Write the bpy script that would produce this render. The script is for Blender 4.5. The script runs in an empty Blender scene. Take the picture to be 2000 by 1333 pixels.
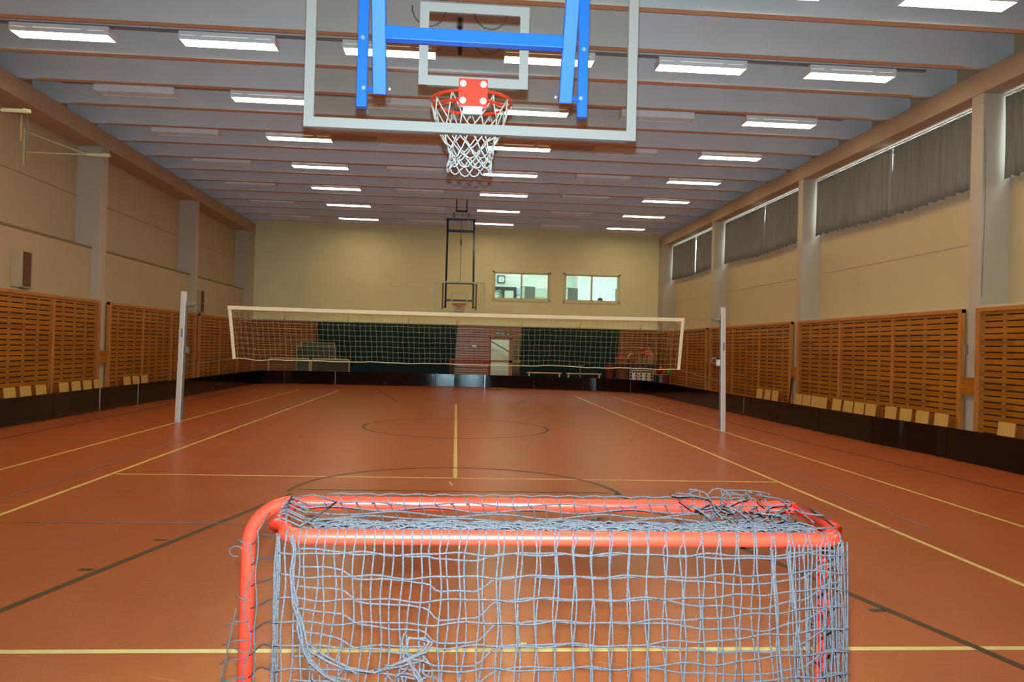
import bpy, math, random
from mathutils import Vector, Matrix

# ---------------------------------------------------------------- camera, world, flash, exposure
SC = bpy.context.scene
COL = SC.collection
YAW, PITCH, ROLL, FPX = 0.0748, 0.0088, 0.0251, 1532.0
CAM_Z = 1.55
fw = Vector((math.sin(YAW)*math.cos(PITCH), math.cos(YAW)*math.cos(PITCH), math.sin(PITCH)))
r0 = Vector((math.cos(YAW), -math.sin(YAW), 0)); u0 = r0.cross(fw)
rt = r0*math.cos(ROLL)+u0*math.sin(ROLL); up = -r0*math.sin(ROLL)+u0*math.cos(ROLL)
cam_data = bpy.data.cameras.new('camera'); cam = bpy.data.objects.new('camera', cam_data); COL.objects.link(cam)
cam_data.sensor_width = 36.0; cam_data.lens = 36.0*FPX/2000.0; cam_data.clip_start = 0.05; cam_data.clip_end = 200
m = Matrix((rt, up, -fw)).transposed().to_4x4(); m.translation = Vector((0, 0, CAM_Z)); cam.matrix_world = m
SC.camera = cam

SC.view_settings.view_transform = 'Standard'; SC.view_settings.look = 'None'
SC.view_settings.gamma = 1.0; SC.view_settings.use_curve_mapping = False
SC.view_settings.exposure = 0.0

FLASH_POWER = 3400.0      # the camera's pop-up flash, just above the lens
LAMP = 19.5               # fluorescent ceiling fixtures
AMB = (1.0, 0.85, 0.50)
SKY = 5.5
world = bpy.data.worlds.new('world'); SC.world = world; world.use_nodes = True
bg = world.node_tree.nodes['Background']; bg.inputs[0].default_value = (0.72, 0.92, 1.0, 1); bg.inputs[1].default_value = SKY
fl = bpy.data.lights.new('camera_flash', 'SPOT'); fl.energy = FLASH_POWER; fl.spot_size = math.radians(110); fl.spot_blend = 1.0; fl.color = (0.50, 0.84, 0.98); fl.shadow_soft_size = 0.012
flo = bpy.data.objects.new('camera_flash', fl); COL.objects.link(flo); flo.matrix_world = m.copy(); flo.location = Vector((0, 0, CAM_Z))+up*0.09+fw*0.02

# ---------------------------------------------------------------- helpers
def lin(c):
    return tuple((x/12.92 if x <= .04045 else ((x+.055)/1.055)**2.4) for x in [v/255 for v in c])
def nd(t, typ, **kw):
    n = t.nodes.new(typ)
    for k, v in kw.items(): setattr(n, k, v)
    return n
def mat(name, rgb, rough=.6, metal=0, spec=.5, var=.0, vscale=6, emis=None, estr=0, bump=0, bscale=40, vrgb=None, stretch=(1,1,1), coat=0):
    M = bpy.data.materials.new(name); M.use_nodes = True; t = M.node_tree; b = t.nodes['Principled BSDF']
    c = lin(rgb); b.inputs['Base Color'].default_value = (*c, 1); b.inputs['Roughness'].default_value = rough
    b.inputs['Metallic'].default_value = metal; b.inputs['Specular IOR Level'].default_value = spec
    if coat: b.inputs['Coat Weight'].default_value = coat; b.inputs['Coat Roughness'].default_value = .12
    if emis: b.inputs['Emission Color'].default_value = (*emis, 1); b.inputs['Emission Strength'].default_value = estr
    tc = nd(t, 'ShaderNodeTexCoord'); mp = nd(t, 'ShaderNodeMapping'); mp.inputs['Scale'].default_value = stretch
    t.links.new(tc.outputs['Object'], mp.inputs[0])
    if var or vrgb:
        n = nd(t, 'ShaderNodeTexNoise'); n.inputs['Scale'].default_value = vscale; n.inputs['Detail'].default_value = 4
        t.links.new(mp.outputs[0], n.inputs['Vector'])
        r = nd(t, 'ShaderNodeValToRGB'); r.color_ramp.elements[0].position = .3; r.color_ramp.elements[1].position = .7
        c2 = lin(vrgb) if vrgb else tuple(x*(1-var) for x in c)
        r.color_ramp.elements[0].color = (*c2, 1); r.color_ramp.elements[1].color = (*(c if vrgb else tuple(min(1, x*(1+var*.5)) for x in c)), 1)
        t.links.new(n.outputs['Fac'], r.inputs[0]); t.links.new(r.outputs[0], b.inputs['Base Color'])
    if bump:
        n = nd(t, 'ShaderNodeTexNoise'); n.inputs['Scale'].default_value = bscale; n.inputs['Detail'].default_value = 3
        t.links.new(mp.outputs[0], n.inputs['Vector'])
        bp = nd(t, 'ShaderNodeBump'); bp.inputs['Strength'].default_value = bump; bp.inputs['Distance'].default_value = .01
        t.links.new(n.outputs['Fac'], bp.inputs['Height']); t.links.new(bp.outputs[0], b.inputs['Normal'])
    return M
def glass_mat(name, tint, gloss=.08, rough=.02):
    M = bpy.data.materials.new(name); M.use_nodes = True; t = M.node_tree; t.nodes.clear()
    o = nd(t, 'ShaderNodeOutputMaterial'); mx = nd(t, 'ShaderNodeMixShader'); tr = nd(t, 'ShaderNodeBsdfTransparent'); g = nd(t, 'ShaderNodeBsdfGlossy')
    tr.inputs[0].default_value = (*tint, 1); g.inputs['Roughness'].default_value = rough; mx.inputs[0].default_value = gloss
    t.links.new(tr.outputs[0], mx.inputs[1]); t.links.new(g.outputs[0], mx.inputs[2]); t.links.new(mx.outputs[0], o.inputs[0])
    return M

class MB:
    """collects shapes into one mesh"""
    def __init__(s): s.v = []; s.f = []; s.mi = []
    def add(s, vs, fs, mi=0):
        o = len(s.v); s.v += [tuple(p) for p in vs]; s.f += [tuple(i+o for i in f) for f in fs]; s.mi += [mi]*len(fs)
    def box(s, x0, x1, y0, y1, z0, z1, mi=0, M=None, bev=0):
        if x0 > x1: x0, x1 = x1, x0
        if y0 > y1: y0, y1 = y1, y0
        if z0 > z1: z0, z1 = z1, z0
        vs = [(x, y, z) for x in (x0, x1) for y in (y0, y1) for z in (z0, z1)]
        if M: vs = [M @ Vector(p) for p in vs]
        s.add(vs, [(0,1,3,2),(4,6,7,5),(0,4,5,1),(2,3,7,6),(0,2,6,4),(1,5,7,3)], mi)
    def bar(s, a, b, w, d, mi=0, upv=(0,0,1)):
        """rectangular bar from a to b, width w (across), d along upv"""
        a = Vector(a); b = Vector(b); t = (b-a).normalized(); u = Vector(upv)
        if abs(t.dot(u)) > .95: u = Vector((0,1,0))
        n = t.cross(u).normalized(); u = n.cross(t)
        vs = []
        for p in (a, b):
            for i, j in ((-1,-1),(1,-1),(1,1),(-1,1)): vs.append(p+n*i*w/2+u*j*d/2)
        s.add(vs, [(3,2,1,0),(4,5,6,7),(0,1,5,4),(1,2,6,5),(2,3,7,6),(3,0,4,7)], mi)
    def tube(s, pts, r, n=6, mi=0, closed=False, cap=True):
        P = [Vector(p) for p in pts]
        Q = [P[0]]
        for p in P[1:]:
            if (p-Q[-1]).length > 1e-6: Q.append(p)
        P = Q; k = len(P)
        if k < 2: return
        T = []
        for i in range(k):
            if closed: t = P[(i+1) % k]-P[i-1]
            else: t = P[min(i+1, k-1)]-P[max(i-1, 0)]
            T.append(t.normalized() if t.length > 1e-9 else Vector((0,0,1)))
        u = Vector((0,0,1)) if abs(T[0].z) < .9 else Vector((1,0,0))
        u = (u-T[0]*u.dot(T[0])).normalized(); vs = []
        for i in range(k):
            u = u-T[i]*u.dot(T[i])
            u = u.normalized() if u.length > 1e-6 else T[i].orthogonal().normalized()
            w = T[i].cross(u)
            rr = r[i] if isinstance(r, (list, tuple)) else r
            for j in range(n):
                a = 2*math.pi*j/n; vs.append(P[i]+u*(rr*math.cos(a))+w*(rr*math.sin(a)))
        fs = []
        for i in range(k if closed else k-1):
            i2 = (i+1) % k
            for j in range(n):
                j2 = (j+1) % n; fs.append((i*n+j, i*n+j2, i2*n+j2, i2*n+j))
        if cap and not closed:
            fs.append(tuple(range(n-1, -1, -1))); fs.append(tuple((k-1)*n+j for j in range(n)))
        s.add(vs, fs, mi)
    def cyl(s, a, b, r, n=12, mi=0, r2=None):
        s.tube([a, b], [r, r if r2 is None else r2], n, mi)
    def lathe(s, c, prof, n=16, mi=0):
        """prof: (radius, z) pairs around the vertical through c"""
        vs = []; fs = []
        for r, z in prof:
            for j in range(n):
                a = 2*math.pi*j/n; vs.append((c[0]+r*math.cos(a), c[1]+r*math.sin(a), c[2]+z))
        for i in range(len(prof)-1):
            for j in range(n):
                j2 = (j+1) % n; fs.append((i*n+j, i*n+j2, (i+1)*n+j2, (i+1)*n+j))
        fs.append(tuple(range(n-1, -1, -1))); fs.append(tuple((len(prof)-1)*n+j for j in range(n)))
        s.add(vs, fs, mi)
    def sphere(s, c, r, n=12, mi=0):
        s.lathe(c, [(max(1e-4, r*math.sin(math.pi*i/8)), -r*math.cos(math.pi*i/8)) for i in range(9)], n, mi)
    def quad(s, a, b, c, d, mi=0): s.add([a, b, c, d], [(0,1,2,3)], mi)
    def build(s, name, mats, parent=None, smooth=False, bevel=0, loc=None):
        me = bpy.data.meshes.new(name); me.from_pydata(s.v, [], s.f)
        if not isinstance(mats, (list, tuple)): mats = [mats]
        for q in mats: me.materials.append(q)
        if len(mats) > 1: me.polygons.foreach_set('material_index', s.mi)
        if smooth: me.polygons.foreach_set('use_smooth', [True]*len(s.f))
        me.update()
        o = bpy.data.objects.new(name, me); COL.objects.link(o)
        if parent: o.parent = parent
        if loc: o.location = loc
        if bevel:
            b = o.modifiers.new('bevel', 'BEVEL'); b.width = bevel; b.segments = 2; b.limit_method = 'ANGLE'
        return o
def empty(name, loc=(0,0,0), rz=0, parent=None):
    o = bpy.data.objects.new(name, None); COL.objects.link(o); o.location = loc; o.rotation_euler[2] = rz; o.empty_display_size = .1
    if parent: o.parent = parent
    return o
def tag(o, label, cat, group=None):
    o['label'] = label; o['category'] = cat
    if group: o['group'] = group
    return o
def struct(o, label=None):
    o['kind'] = 'structure'
    if label: o['label'] = label
    return o
def copy_tree(o, parent=None):
    c = o.copy(); COL.objects.link(c)
    if parent: c.parent = parent
    for ch in list(o.children): copy_tree(ch, c)
    return c
ORD = ['', 'first', 'second', 'third', 'fourth', 'fifth', 'sixth', 'seventh', 'eighth', 'ninth', 'tenth', 'eleventh', 'twelfth', 'thirteenth', 'fourteenth']
def interp(x, tab):
    if x <= tab[0][0]: return tab[0][1]
    for (a, va), (b, vb) in zip(tab, tab[1:]):
        if x <= b:
            t = (x-a)/(b-a); t = t*t*(3-2*t); return va+(vb-va)*t
    return tab[-1][1]
RN = random.Random(7)

# ---------------------------------------------------------------- materials
def floor_material():
    M = bpy.data.materials.new('brick orange linoleum'); M.use_nodes = True; t = M.node_tree; b = t.nodes['Principled BSDF']; L = t.links.new
    tc = nd(t, 'ShaderNodeTexCoord')
    n1 = nd(t, 'ShaderNodeTexNoise'); n1.inputs['Scale'].default_value = 1.1; n1.inputs['Detail'].default_value = 5; L(tc.outputs['Object'], n1.inputs['Vector'])
    mp = nd(t, 'ShaderNodeMapping'); mp.inputs['Scale'].default_value = (3, 24, 1); L(tc.outputs['Object'], mp.inputs[0])
    n2 = nd(t, 'ShaderNodeTexNoise'); n2.inputs['Scale'].default_value = 2.2; n2.inputs['Detail'].default_value = 5; L(mp.outputs[0], n2.inputs['Vector'])
    mixf = nd(t, 'ShaderNodeMath', operation='ADD'); L(n1.outputs['Fac'], mixf.inputs[0]); L(n2.outputs['Fac'], mixf.inputs[1])
    half = nd(t, 'ShaderNodeMath', operation='MULTIPLY'); half.inputs[1].default_value = .5; L(mixf.outputs[0], half.inputs[0])
    r = nd(t, 'ShaderNodeValToRGB'); r.color_ramp.elements[0].position = .35; r.color_ramp.elements[1].position = .65
    r.color_ramp.elements[0].color = (*lin((165, 79, 38)), 1); r.color_ramp.elements[1].color = (*lin((180, 86, 41)), 1)
    L(half.outputs[0], r.inputs[0])
    prev = r.outputs[0]
    # thin pale scuffs in several directions
    for k, (ang, sc, th) in enumerate(((.35, 2.2, .655), (-.5, 1.7, .66), (1.2, 2.6, .665), (-1.1, 1.9, .66))):
        mr = nd(t, 'ShaderNodeMapping'); mr.inputs['Rotation'].default_value = (0, 0, ang); mr.inputs['Location'].default_value = (k*3.3, k*1.7, 0); L(tc.outputs['Object'], mr.inputs[0])
        mp = nd(t, 'ShaderNodeMapping'); mp.inputs['Scale'].default_value = (sc*.9, sc*30, 1); L(mr.outputs[0], mp.inputs[0])
        n = nd(t, 'ShaderNodeTexNoise'); n.inputs['Scale'].default_value = 1.3; n.inputs['Detail'].default_value = 2; L(mp.outputs[0], n.inputs['Vector'])
        rr = nd(t, 'ShaderNodeValToRGB'); rr.color_ramp.elements[0].position = th; rr.color_ramp.elements[1].position = th+.05
        rr.color_ramp.elements[1].color = (.42, .42, .42, 1)
        L(n.outputs['Fac'], rr.inputs[0])
        mx = nd(t, 'ShaderNodeMixRGB'); L(rr.outputs[0], mx.inputs[0]); L(prev, mx.inputs[1]); mx.inputs[2].default_value = (*lin((214, 140, 92)), 1); prev = mx.outputs[0]
    L(prev, b.inputs['Base Color'])
    rg = nd(t, 'ShaderNodeMapRange'); rg.inputs['To Min'].default_value = .25; rg.inputs['To Max'].default_value = .33; L(n1.outputs['Fac'], rg.inputs['Value']); L(rg.outputs[0], b.inputs['Roughness'])
    b.inputs['Specular IOR Level'].default_value = .42
    return M
def slat_material(axis, name='varnished pine slats'):
    M = bpy.data.materials.new(name); M.use_nodes = True; t = M.node_tree; b = t.nodes['Principled BSDF']; L = t.links.new
    tc = nd(t, 'ShaderNodeTexCoord'); sp = nd(t, 'ShaderNodeSeparateXYZ'); L(tc.outputs['Object'], sp.inputs[0])
    dv = nd(t, 'ShaderNodeMath', operation='DIVIDE'); dv.inputs[1].default_value = .1; L(sp.outputs['Z'], dv.inputs[0])
    fl_ = nd(t, 'ShaderNodeMath', operation='FLOOR'); L(dv.outputs[0], fl_.inputs[0])
    dy = nd(t, 'ShaderNodeMath', operation='DIVIDE'); dy.inputs[1].default_value = 2.3; L(sp.outputs[axis], dy.inputs[0])
    fy = nd(t, 'ShaderNodeMath', operation='FLOOR'); L(dy.outputs[0], fy.inputs[0])
    cb = nd(t, 'ShaderNodeCombineXYZ'); L(fl_.outputs[0], cb.inputs[0]); L(fy.outputs[0], cb.inputs[1])
    wn = nd(t, 'ShaderNodeTexWhiteNoise'); L(cb.outputs[0], wn.inputs['Vector'])
    mp = nd(t, 'ShaderNodeMapping'); mp.inputs['Scale'].default_value = (1.2, 1.2, 22); L(tc.outputs['Object'], mp.inputs[0])
    n = nd(t, 'ShaderNodeTexNoise'); n.inputs['Scale'].default_value = 2.5; n.inputs['Detail'].default_value = 6; n.inputs['Distortion'].default_value = .6; L(mp.outputs[0], n.inputs['Vector'])
    ad = nd(t, 'ShaderNodeMath', operation='MULTIPLY_ADD'); ad.inputs[1].default_value = .45; L(wn.outputs[0], ad.inputs[0])
    ml = nd(t, 'ShaderNodeMath', operation='MULTIPLY'); ml.inputs[1].default_value = .55; L(n.outputs['Fac'], ml.inputs[0]); L(ml.outputs[0], ad.inputs[2])
    r = nd(t, 'ShaderNodeValToRGB'); r.color_ramp.elements[0].position = .12; r.color_ramp.elements[1].position = .85
    r.color_ramp.elements[0].color = (*lin((132, 72, 8)), 1); r.color_ramp.elements[1].color = (*lin((192, 114, 14)), 1)
    L(ad.outputs[0], r.inputs[0]); L(r.outputs[0], b.inputs['Base Color'])
    b.inputs['Roughness'].default_value = .33; b.inputs['Specular IOR Level'].default_value = .5
    return M
M_floor = floor_material()
M_yel = mat('cream line paint', (222, 190, 118), .45, var=.12, vscale=9)
M_blk = mat('black line paint', (62, 48, 30), .45, var=.2, vscale=9)
M_blu = mat('blue line paint', (130, 102, 110), .45, var=.15, vscale=9)
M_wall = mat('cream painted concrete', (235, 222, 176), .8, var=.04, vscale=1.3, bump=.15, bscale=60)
M_wallR = mat('cream painted concrete side', (200, 178, 144), .8, var=.04, vscale=1.3, bump=.15, bscale=60)  # back wall cream made darker, lens vignetting put into the colour
M_wallL = mat('cream painted panel', (184, 163, 133), .8, var=.04, vscale=1.3, bump=.15, bscale=60)  # left wall cream, likewise darkened in colour for the vignetting
M_pil = mat('off white concrete pillar', (186, 172, 156), .75, var=.03, vscale=2, bump=.12, bscale=50)
M_eave = mat('tan concrete beam', (190, 163, 134), .8, var=.05, vscale=2, bump=.12, bscale=50)
M_ceil = mat('pale painted ceiling', (217, 215, 215), .85, var=.05, vscale=1.5, bump=.2, bscale=35)
M_soff = mat('tan beam underside', (222, 184, 148), .8, var=.04, vscale=2)
M_joint_shade = mat('joint and edge shadow', (128, 108, 78), .9)  # also colours the painted shadow strip on the left wall
M_slX = slat_material('Y'); M_slB = slat_material('X')
M_frm = mat('pine frame', (196, 124, 56), .4, vrgb=(172, 100, 40), vscale=3, stretch=(8, 8, 1))
M_frmT = mat('pine top rail', (172, 100, 40), .4, vrgb=(152, 84, 30), vscale=3, stretch=(1, 1, 8))
M_gapshade = mat('slat gap shade', (52, 42, 36), .95)  # dark colour standing in for the shade between slats
M_bat = mat('wall batten', (176, 160, 130), .8)
M_seat = mat('light plywood seat', (222, 172, 92), .5, vrgb=(205, 152, 76), vscale=5, stretch=(12, 12, 1))
M_board = mat('black rink board plastic', (6, 6, 7), .045, spec=.36, bump=.03, bscale=6, stretch=(.5, .5, 30))
M_clip = mat('aluminium strip', (190, 195, 205), .25, metal=.9)
M_white = mat('white enamel', (225, 224, 226), .4)
M_wht2 = mat('white cord', (190, 176, 170), .7, vrgb=(165, 152, 146), vscale=60)
M_bbw = mat('white backboard paint', (132, 112, 104), .5)  # white border darkened in colour against the close flash
M_blue = mat('blue powder coated steel', (24, 80, 168), .5, spec=.25)
M_bluefar = mat('blue steel darkened for falloff', (18, 34, 60), .35)  # blue frame paint darkened to carry flash falloff at the far hoop
M_bbf = mat('far border lightened for weak flash', (196, 200, 168), .5)  # same border paint, lightened for the far hoop where the flash is weak
M_orange = mat('orange rim enamel', (210, 44, 20), .35, coat=.3)
M_glass = glass_mat('backboard acrylic', (.985, .98, .955), .03, .03)
M_pane = glass_mat('window glass', (.94, .97, .96), .06, .02)
M_alu = mat('brushed aluminium', (212, 200, 194), .45, metal=.1)
M_steel = mat('zinc steel', (170, 172, 176), .35, metal=.7)
M_cable = mat('steel cable', (120, 118, 108), .5, metal=.4)
M_vnet = mat('pale net cord', (176, 158, 122), .8)
M_vtape = mat('cream net tape', (236, 218, 182), .8, bump=.1, bscale=80)
M_red = mat('red orange tubular steel', (225, 36, 22), .25, coat=.3)
M_cord = mat('dark grey twisted cord', (66, 48, 49), .75, vrgb=(28, 24, 27), vscale=260, bump=.5, bscale=420)
M_diff = mat('lit diffuser', (250, 240, 220), .5, emis=AMB, estr=LAMP)
M_hous = mat('white lamp housing', (250, 250, 252), .4)
M_louv = mat('unlit louvre', (235, 225, 215), .5)
M_slot = mat('glowing slot', (235, 230, 215), .5, emis=AMB, estr=.6)
M_grycur = mat('grey curtain fabric', (132, 128, 122), .9, vrgb=(116, 112, 108), vscale=20, stretch=(1, 1, .05))
M_green = mat('dark green curtain fabric', (5, 50, 48), .9, vrgb=(2, 36, 36), vscale=12)
M_off = mat('office white wall', (225, 238, 232), .8)
M_offg = mat('office pale green wall', (186, 210, 192), .8)
M_dark = mat('dark brown wood', (44, 34, 30), .5)
M_blackp = mat('black plastic', (22, 22, 24), .4)
M_grey = mat('grey metal', (110, 112, 112), .5)
M_tt = mat('dark green board', (62, 72, 58), .6)
M_leaf = mat('green leaves', (64, 128, 60), .6, vrgb=(34, 84, 36), vscale=20)
M_yfr = mat('ochre door frame', (176, 122, 40), .45, vrgb=(156, 104, 30), vscale=4)
M_bench = mat('bench wood', (222, 190, 124), .45)
M_brown = mat('brown cabinet', (70, 38, 24), .5)
M_sgn = mat('green sign', (18, 130, 74), .4)
M_sgw = mat('white pictogram', (225, 240, 220), .5)
M_offlamp = mat('office lamp panel', (255, 255, 255), .5, emis=(.88, 1.0, .96), estr=20)
M_redm = mat('matte red plastic', (205, 60, 40), .5)
M_redd = mat('dark red fabric', (110, 18, 14), .8)
M_pink = mat('faded pink plastic', (240, 132, 108), .5)
M_grnball = mat('green ball rubber', (40, 170, 50), .5)
M_orgball = mat('orange ball rubber', (240, 90, 30), .5)
M_crate = mat('white wire', (210, 208, 200), .5)
M_stick = mat('pale wooden stick', (196, 160, 104), .6)
M_bluetxt = mat('blue print', (40, 60, 170), .6)
M_lblu = mat('blue grey label', (132, 136, 158), .6)
M_chain = mat('yellowed chain', (200, 176, 104), .5, metal=.2)
M_beige = mat('pale beige steel', (212, 206, 168), .5)
M_fabric_br = mat('brown speaker cloth', (98, 62, 40), .85)

# ---------------------------------------------------------------- dimensions (metres)
XR, XL = 8.70, -8.25          # inner faces of right and left wall
YB, YF = 33.0, -2.2           # back wall, wall behind the camera
ZE0, ZE1 = 6.0, 6.38          # eave beam
ZC = 7.1
PILR = [(-1.4, -1.1), (5.66, 5.96), (12.40, 12.70), (19.15, 19.42), (25.87, 26.13), (32.2, 33.0)]
PILL = [(-1.4, -1.1), (5.5, 5.8), (12.2, 12.5), (18.88, 19.23), (25.66, 25.9), (32.1, 33.0)]

# ---------------------------------------------------------------- floor with its court lines
b = MB()
b.box(-9.6, 9.8, YF-.3, 36.5, -.2, 0, 0)
LZ = .0012
def line(p, q, w, mi):
    p = Vector((*p, LZ+mi*.0003)); q = Vector((*q, LZ+mi*.0003)); t = (q-p).normalized(); n = Vector((-t.y, t.x, 0))*w/2
    b.add([p-n, q-n, q+n, p+n], [(0,1,2,3)], mi)
def arc(c, r, a0, a1, w, mi, n=48):
    for i in range(n):
        A = a0+(a1-a0)*i/n; B = a0+(a1-a0)*(i+1)/n; z = LZ+mi*.0003
        b.add([(c[0]+(r-w/2)*math.cos(A), c[1]+(r-w/2)*math.sin(A), z), (c[0]+(r+w/2)*math.cos(A), c[1]+(r+w/2)*math.sin(A), z),
               (c[0]+(r+w/2)*math.cos(B), c[1]+(r+w/2)*math.sin(B), z), (c[0]+(r-w/2)*math.cos(B), c[1]+(r-w/2)*math.sin(B), z)], [(0,1,2,3)], mi)
W = .05
line((-3.87, 4.02), (-3.73, 26.4), W, 1); line((3.96, 4.1), (4.07, 26.4), W, 1)
line((-5.2, 4.02), (-5.02, 26.4), W*.9, 1); line((5.34, 4.1), (5.37, 26.4), W*.9, 1)
line((-5.2, 4.02), (5.34, 4.02), W, 1); line((-5.02, 26.4), (5.37, 26.4), W*.6, 1)
line((-3.8, 9.26), (3.98, 9.26), W, 1); line((-3.75, 21.1), (4.03, 21.1), W*.6, 1)
line((.065, 9.26), (.12, 21.1), .05, 1)
line((.44-.03, 4.06), (.44-.03, 4.12), .03, 1); line((.03, 8.75), (0.0, 9.0), .02, 1)
# black basketball lines
line((-6.72, 9.5), (-6.6, 28.4), W, 2); line((6.85, 6), (6.25, 14), W, 2); line((6.25, 14), (6.2, 28.4), W, 2)
line((-2.9, 3.0), (-1.61, 8.19), .055, 2); line((3.1, 3.0), (1.78, 8.38), .055, 2)
line((-1.6, 8.42), (1.74, 8.42), .045, 2)
arc((.08, 8.3), 1.75, math.radians(0), math.radians(180), .05, 2)
arc((.1, 15.05), 1.75, 0, 2*math.pi, .05, 2, 64)
for k in range(1, 12, 2):
    arc((.08, 8.3), 1.75, math.radians(180+k*15-5), math.radians(180+k*15+5), .075, 2, 4)
for (x, y, s) in ((-2.16, 6.24, -1), (-2.35, 5.43, -1), (2.32, 6.1, 1), (2.58, 4.62, 1)):
    line((x, y), (x+s*.1, y+.01), .05, 2)
line((-2.55, 27.4), (-1.5, 21.7), .05, 2); line((3.0, 27.4), (1.82, 21.7), .05, 2)
# blue lines
line((-4.24, 6.82), (-3.9, 26.4), .035, 3); line((4.37, 6.82), (4.42, 26.4), .035, 3)
line((-4.24, 6.82), (4.37, 6.82), .03, 3)
for x, y in ((-5.5, 15.05), (5.72, 15.2), (-6.2, 15.2), (6.3, 15.9)):
    b.lathe((x, y, 0), [(.06, 0), (.06, .002)], 12, 2)
floor = b.build('floor', [M_floor, M_yel, M_blk, M_blu]); struct(floor, 'brick orange sports floor with cream, black and blue court lines')

# ---------------------------------------------------------------- ceiling, beams
b = MB(); b.box(-9.4, 9.6, YF-.3, YB+.3, ZC, ZC+.2)
ceiling = struct(b.build('ceiling', M_ceil), 'pale concrete ceiling carried by deep cross beams')
BY = [11.0+1.49*k for k in range(-9, 15)]
for y in BY:
    b = MB()
    b.box(-7.95, 8.35, y-.15, y, ZE1+.02, ZC); b.mi[4] = 1
    b.box(-8.9, -7.95, y-.10, y-.02, ZE1+.02, ZC); b.box(8.35, 9.35, y-.10, y-.02, ZE1+.02, ZC)
    b.build('ceiling_beam', [M_ceil, M_soff], ceiling)

# ---------------------------------------------------------------- walls
# right wall
b = MB()
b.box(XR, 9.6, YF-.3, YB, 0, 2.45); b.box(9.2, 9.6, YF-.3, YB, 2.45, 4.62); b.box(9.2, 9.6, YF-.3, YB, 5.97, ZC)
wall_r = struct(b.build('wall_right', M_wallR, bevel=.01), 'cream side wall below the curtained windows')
for a, c in PILR:
    p = MB(); p.box(XR-.002, 9.6, a, c, 0, ZE0); p.build('pillar', M_pil, wall_r, bevel=.008)
p = MB(); p.box(XR-.02, 9.35, YF, YB, ZE0, ZE1, 0); p.build('eave_beam', M_eave, wall_r, bevel=.01)
# left wall
b = MB()
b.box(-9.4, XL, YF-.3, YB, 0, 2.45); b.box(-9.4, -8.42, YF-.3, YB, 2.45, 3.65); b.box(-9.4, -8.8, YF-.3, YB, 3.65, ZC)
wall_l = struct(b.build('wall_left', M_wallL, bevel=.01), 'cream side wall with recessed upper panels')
for a, c in PILL:
    p = MB(); p.box(-9.4, XL+.002, a, c, 0, ZE0); p.build('pillar', M_pil, wall_l, bevel=.008)
p = MB(); p.box(-8.95, XL+.02, YF, YB, ZE0, ZE1); p.build('eave_beam', M_eave, wall_l, bevel=.01)
p = MB()
p.box(-8.803, -8.797, YF, YB, 4.83, 4.845); p.box(-8.423, -8.415, YF, YB, 3.60, 3.655)  # lower strip paints the soft shadow along the tier edge
p.build('panel_joint', M_joint_shade, wall_l)
p = MB()
for (a, c) in ((19.25, 25.85), (12.71, 19.14), (26.14, 32.2)):
    p.box(9.195, 9.2, a, c, 3.6, 3.606)
p.build('panel_joint', M_joint_shade, wall_r)
for k, y in enumerate((19.05, 25.8)):
    for w_, x0, x1 in ((wall_l, XL+.018, XL+.026), (wall_r, XR-.026, XR-.018)):
        p = MB(); p.box(x0, x1, y+.3, y+.36, ZE0, ZE1); p.build('beam_joint', M_pil, w_)
# wall behind the camera
b = MB(); b.box(-9.4, 9.6, YF-.3, YF, 0, ZC); struct(b.build('wall_front', M_wall))
# back wall, with openings for two office windows and the door
WX = [(1.66, 3.98), (4.67, 6.97)]; WZ0, WZ1 = 3.62, 4.72; DX0, DX1, DZ = 1.55, 2.98, 1.95
b = MB()
def rect(x0, x1, z0, z1): b.box(x0, x1, YB, YB+.25, z0, z1)
rect(-9.4, DX0, 0, WZ0); rect(DX1, 9.6, 0, WZ0); rect(DX0, DX1, DZ, WZ0)
rect(-9.4, WX[0][0], WZ0, WZ1); rect(WX[0][1], WX[1][0], WZ0, WZ1); rect(WX[1][1], 9.6, WZ0, WZ1); rect(-9.4, 9.6, WZ1, ZC)
wall_b = struct(b.build('wall_back', M_wall), 'cream end wall with two office windows')
p = MB()
for z in (3.0, 4.0, 5.0):
    p.box(XL, WX[0][0]-.2 if z == 4 else XR, YB-.002, YB, z, z+.006)
p.build('panel_joint', mat('faint joint', (196, 170, 124), .9), wall_b)
p = MB(); p.box(XL, XR, YB-.16, YB, 2.45, 2.50); struct(p.build('trim_1', M_wall, bevel=.005), 'cream ledge over the slatted end wall')

# ---------------------------------------------------------------- office behind the upper windows
for nm, bx, mm in (('wall_office_back', (.9, 9.4, 37.5, 37.7, 3.3, 5.6), M_off), ('wall_office_left', (.7, .9, YB+.25, 37.7, 3.3, 5.6), M_off), ('wall_office_right', (9.4, 9.6, YB+.25, 37.7, 3.3, 5.6), M_off),
                   ('floor_office', (.7, 9.6, YB+.25, 37.7, 3.2, 3.3), M_off), ('ceiling_office', (.7, 9.6, YB+.25, 37.7, 5.6, 5.7), M_off), ('wall_office_middle', (5.7, 5.76, 36.0, 37.5, 3.3, 5.6), M_off)):
    b = MB(); b.box(*bx); struct(b.build(nm, mm), 'bright office shell behind the upper windows')
b = MB(); b.box(3.35, 5.6, 37.44, 37.5, 3.3, 4.45); struct(b.build('trim_2', M_offg), 'pale green lower panel on the office wall')
for i, (x0, x1) in enumerate(((1.8, 4.2), (5.2, 8.4))):
    q = MB(); q.box(x0, x1, 35.0, 35.4, 5.52, 5.6)
    tag(q.build('office_ceiling_light', M_offlamp), 'bright ceiling panel inside the %s office window' % ('left', 'right')[i], 'ceiling light', 'office ceiling lights')
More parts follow.
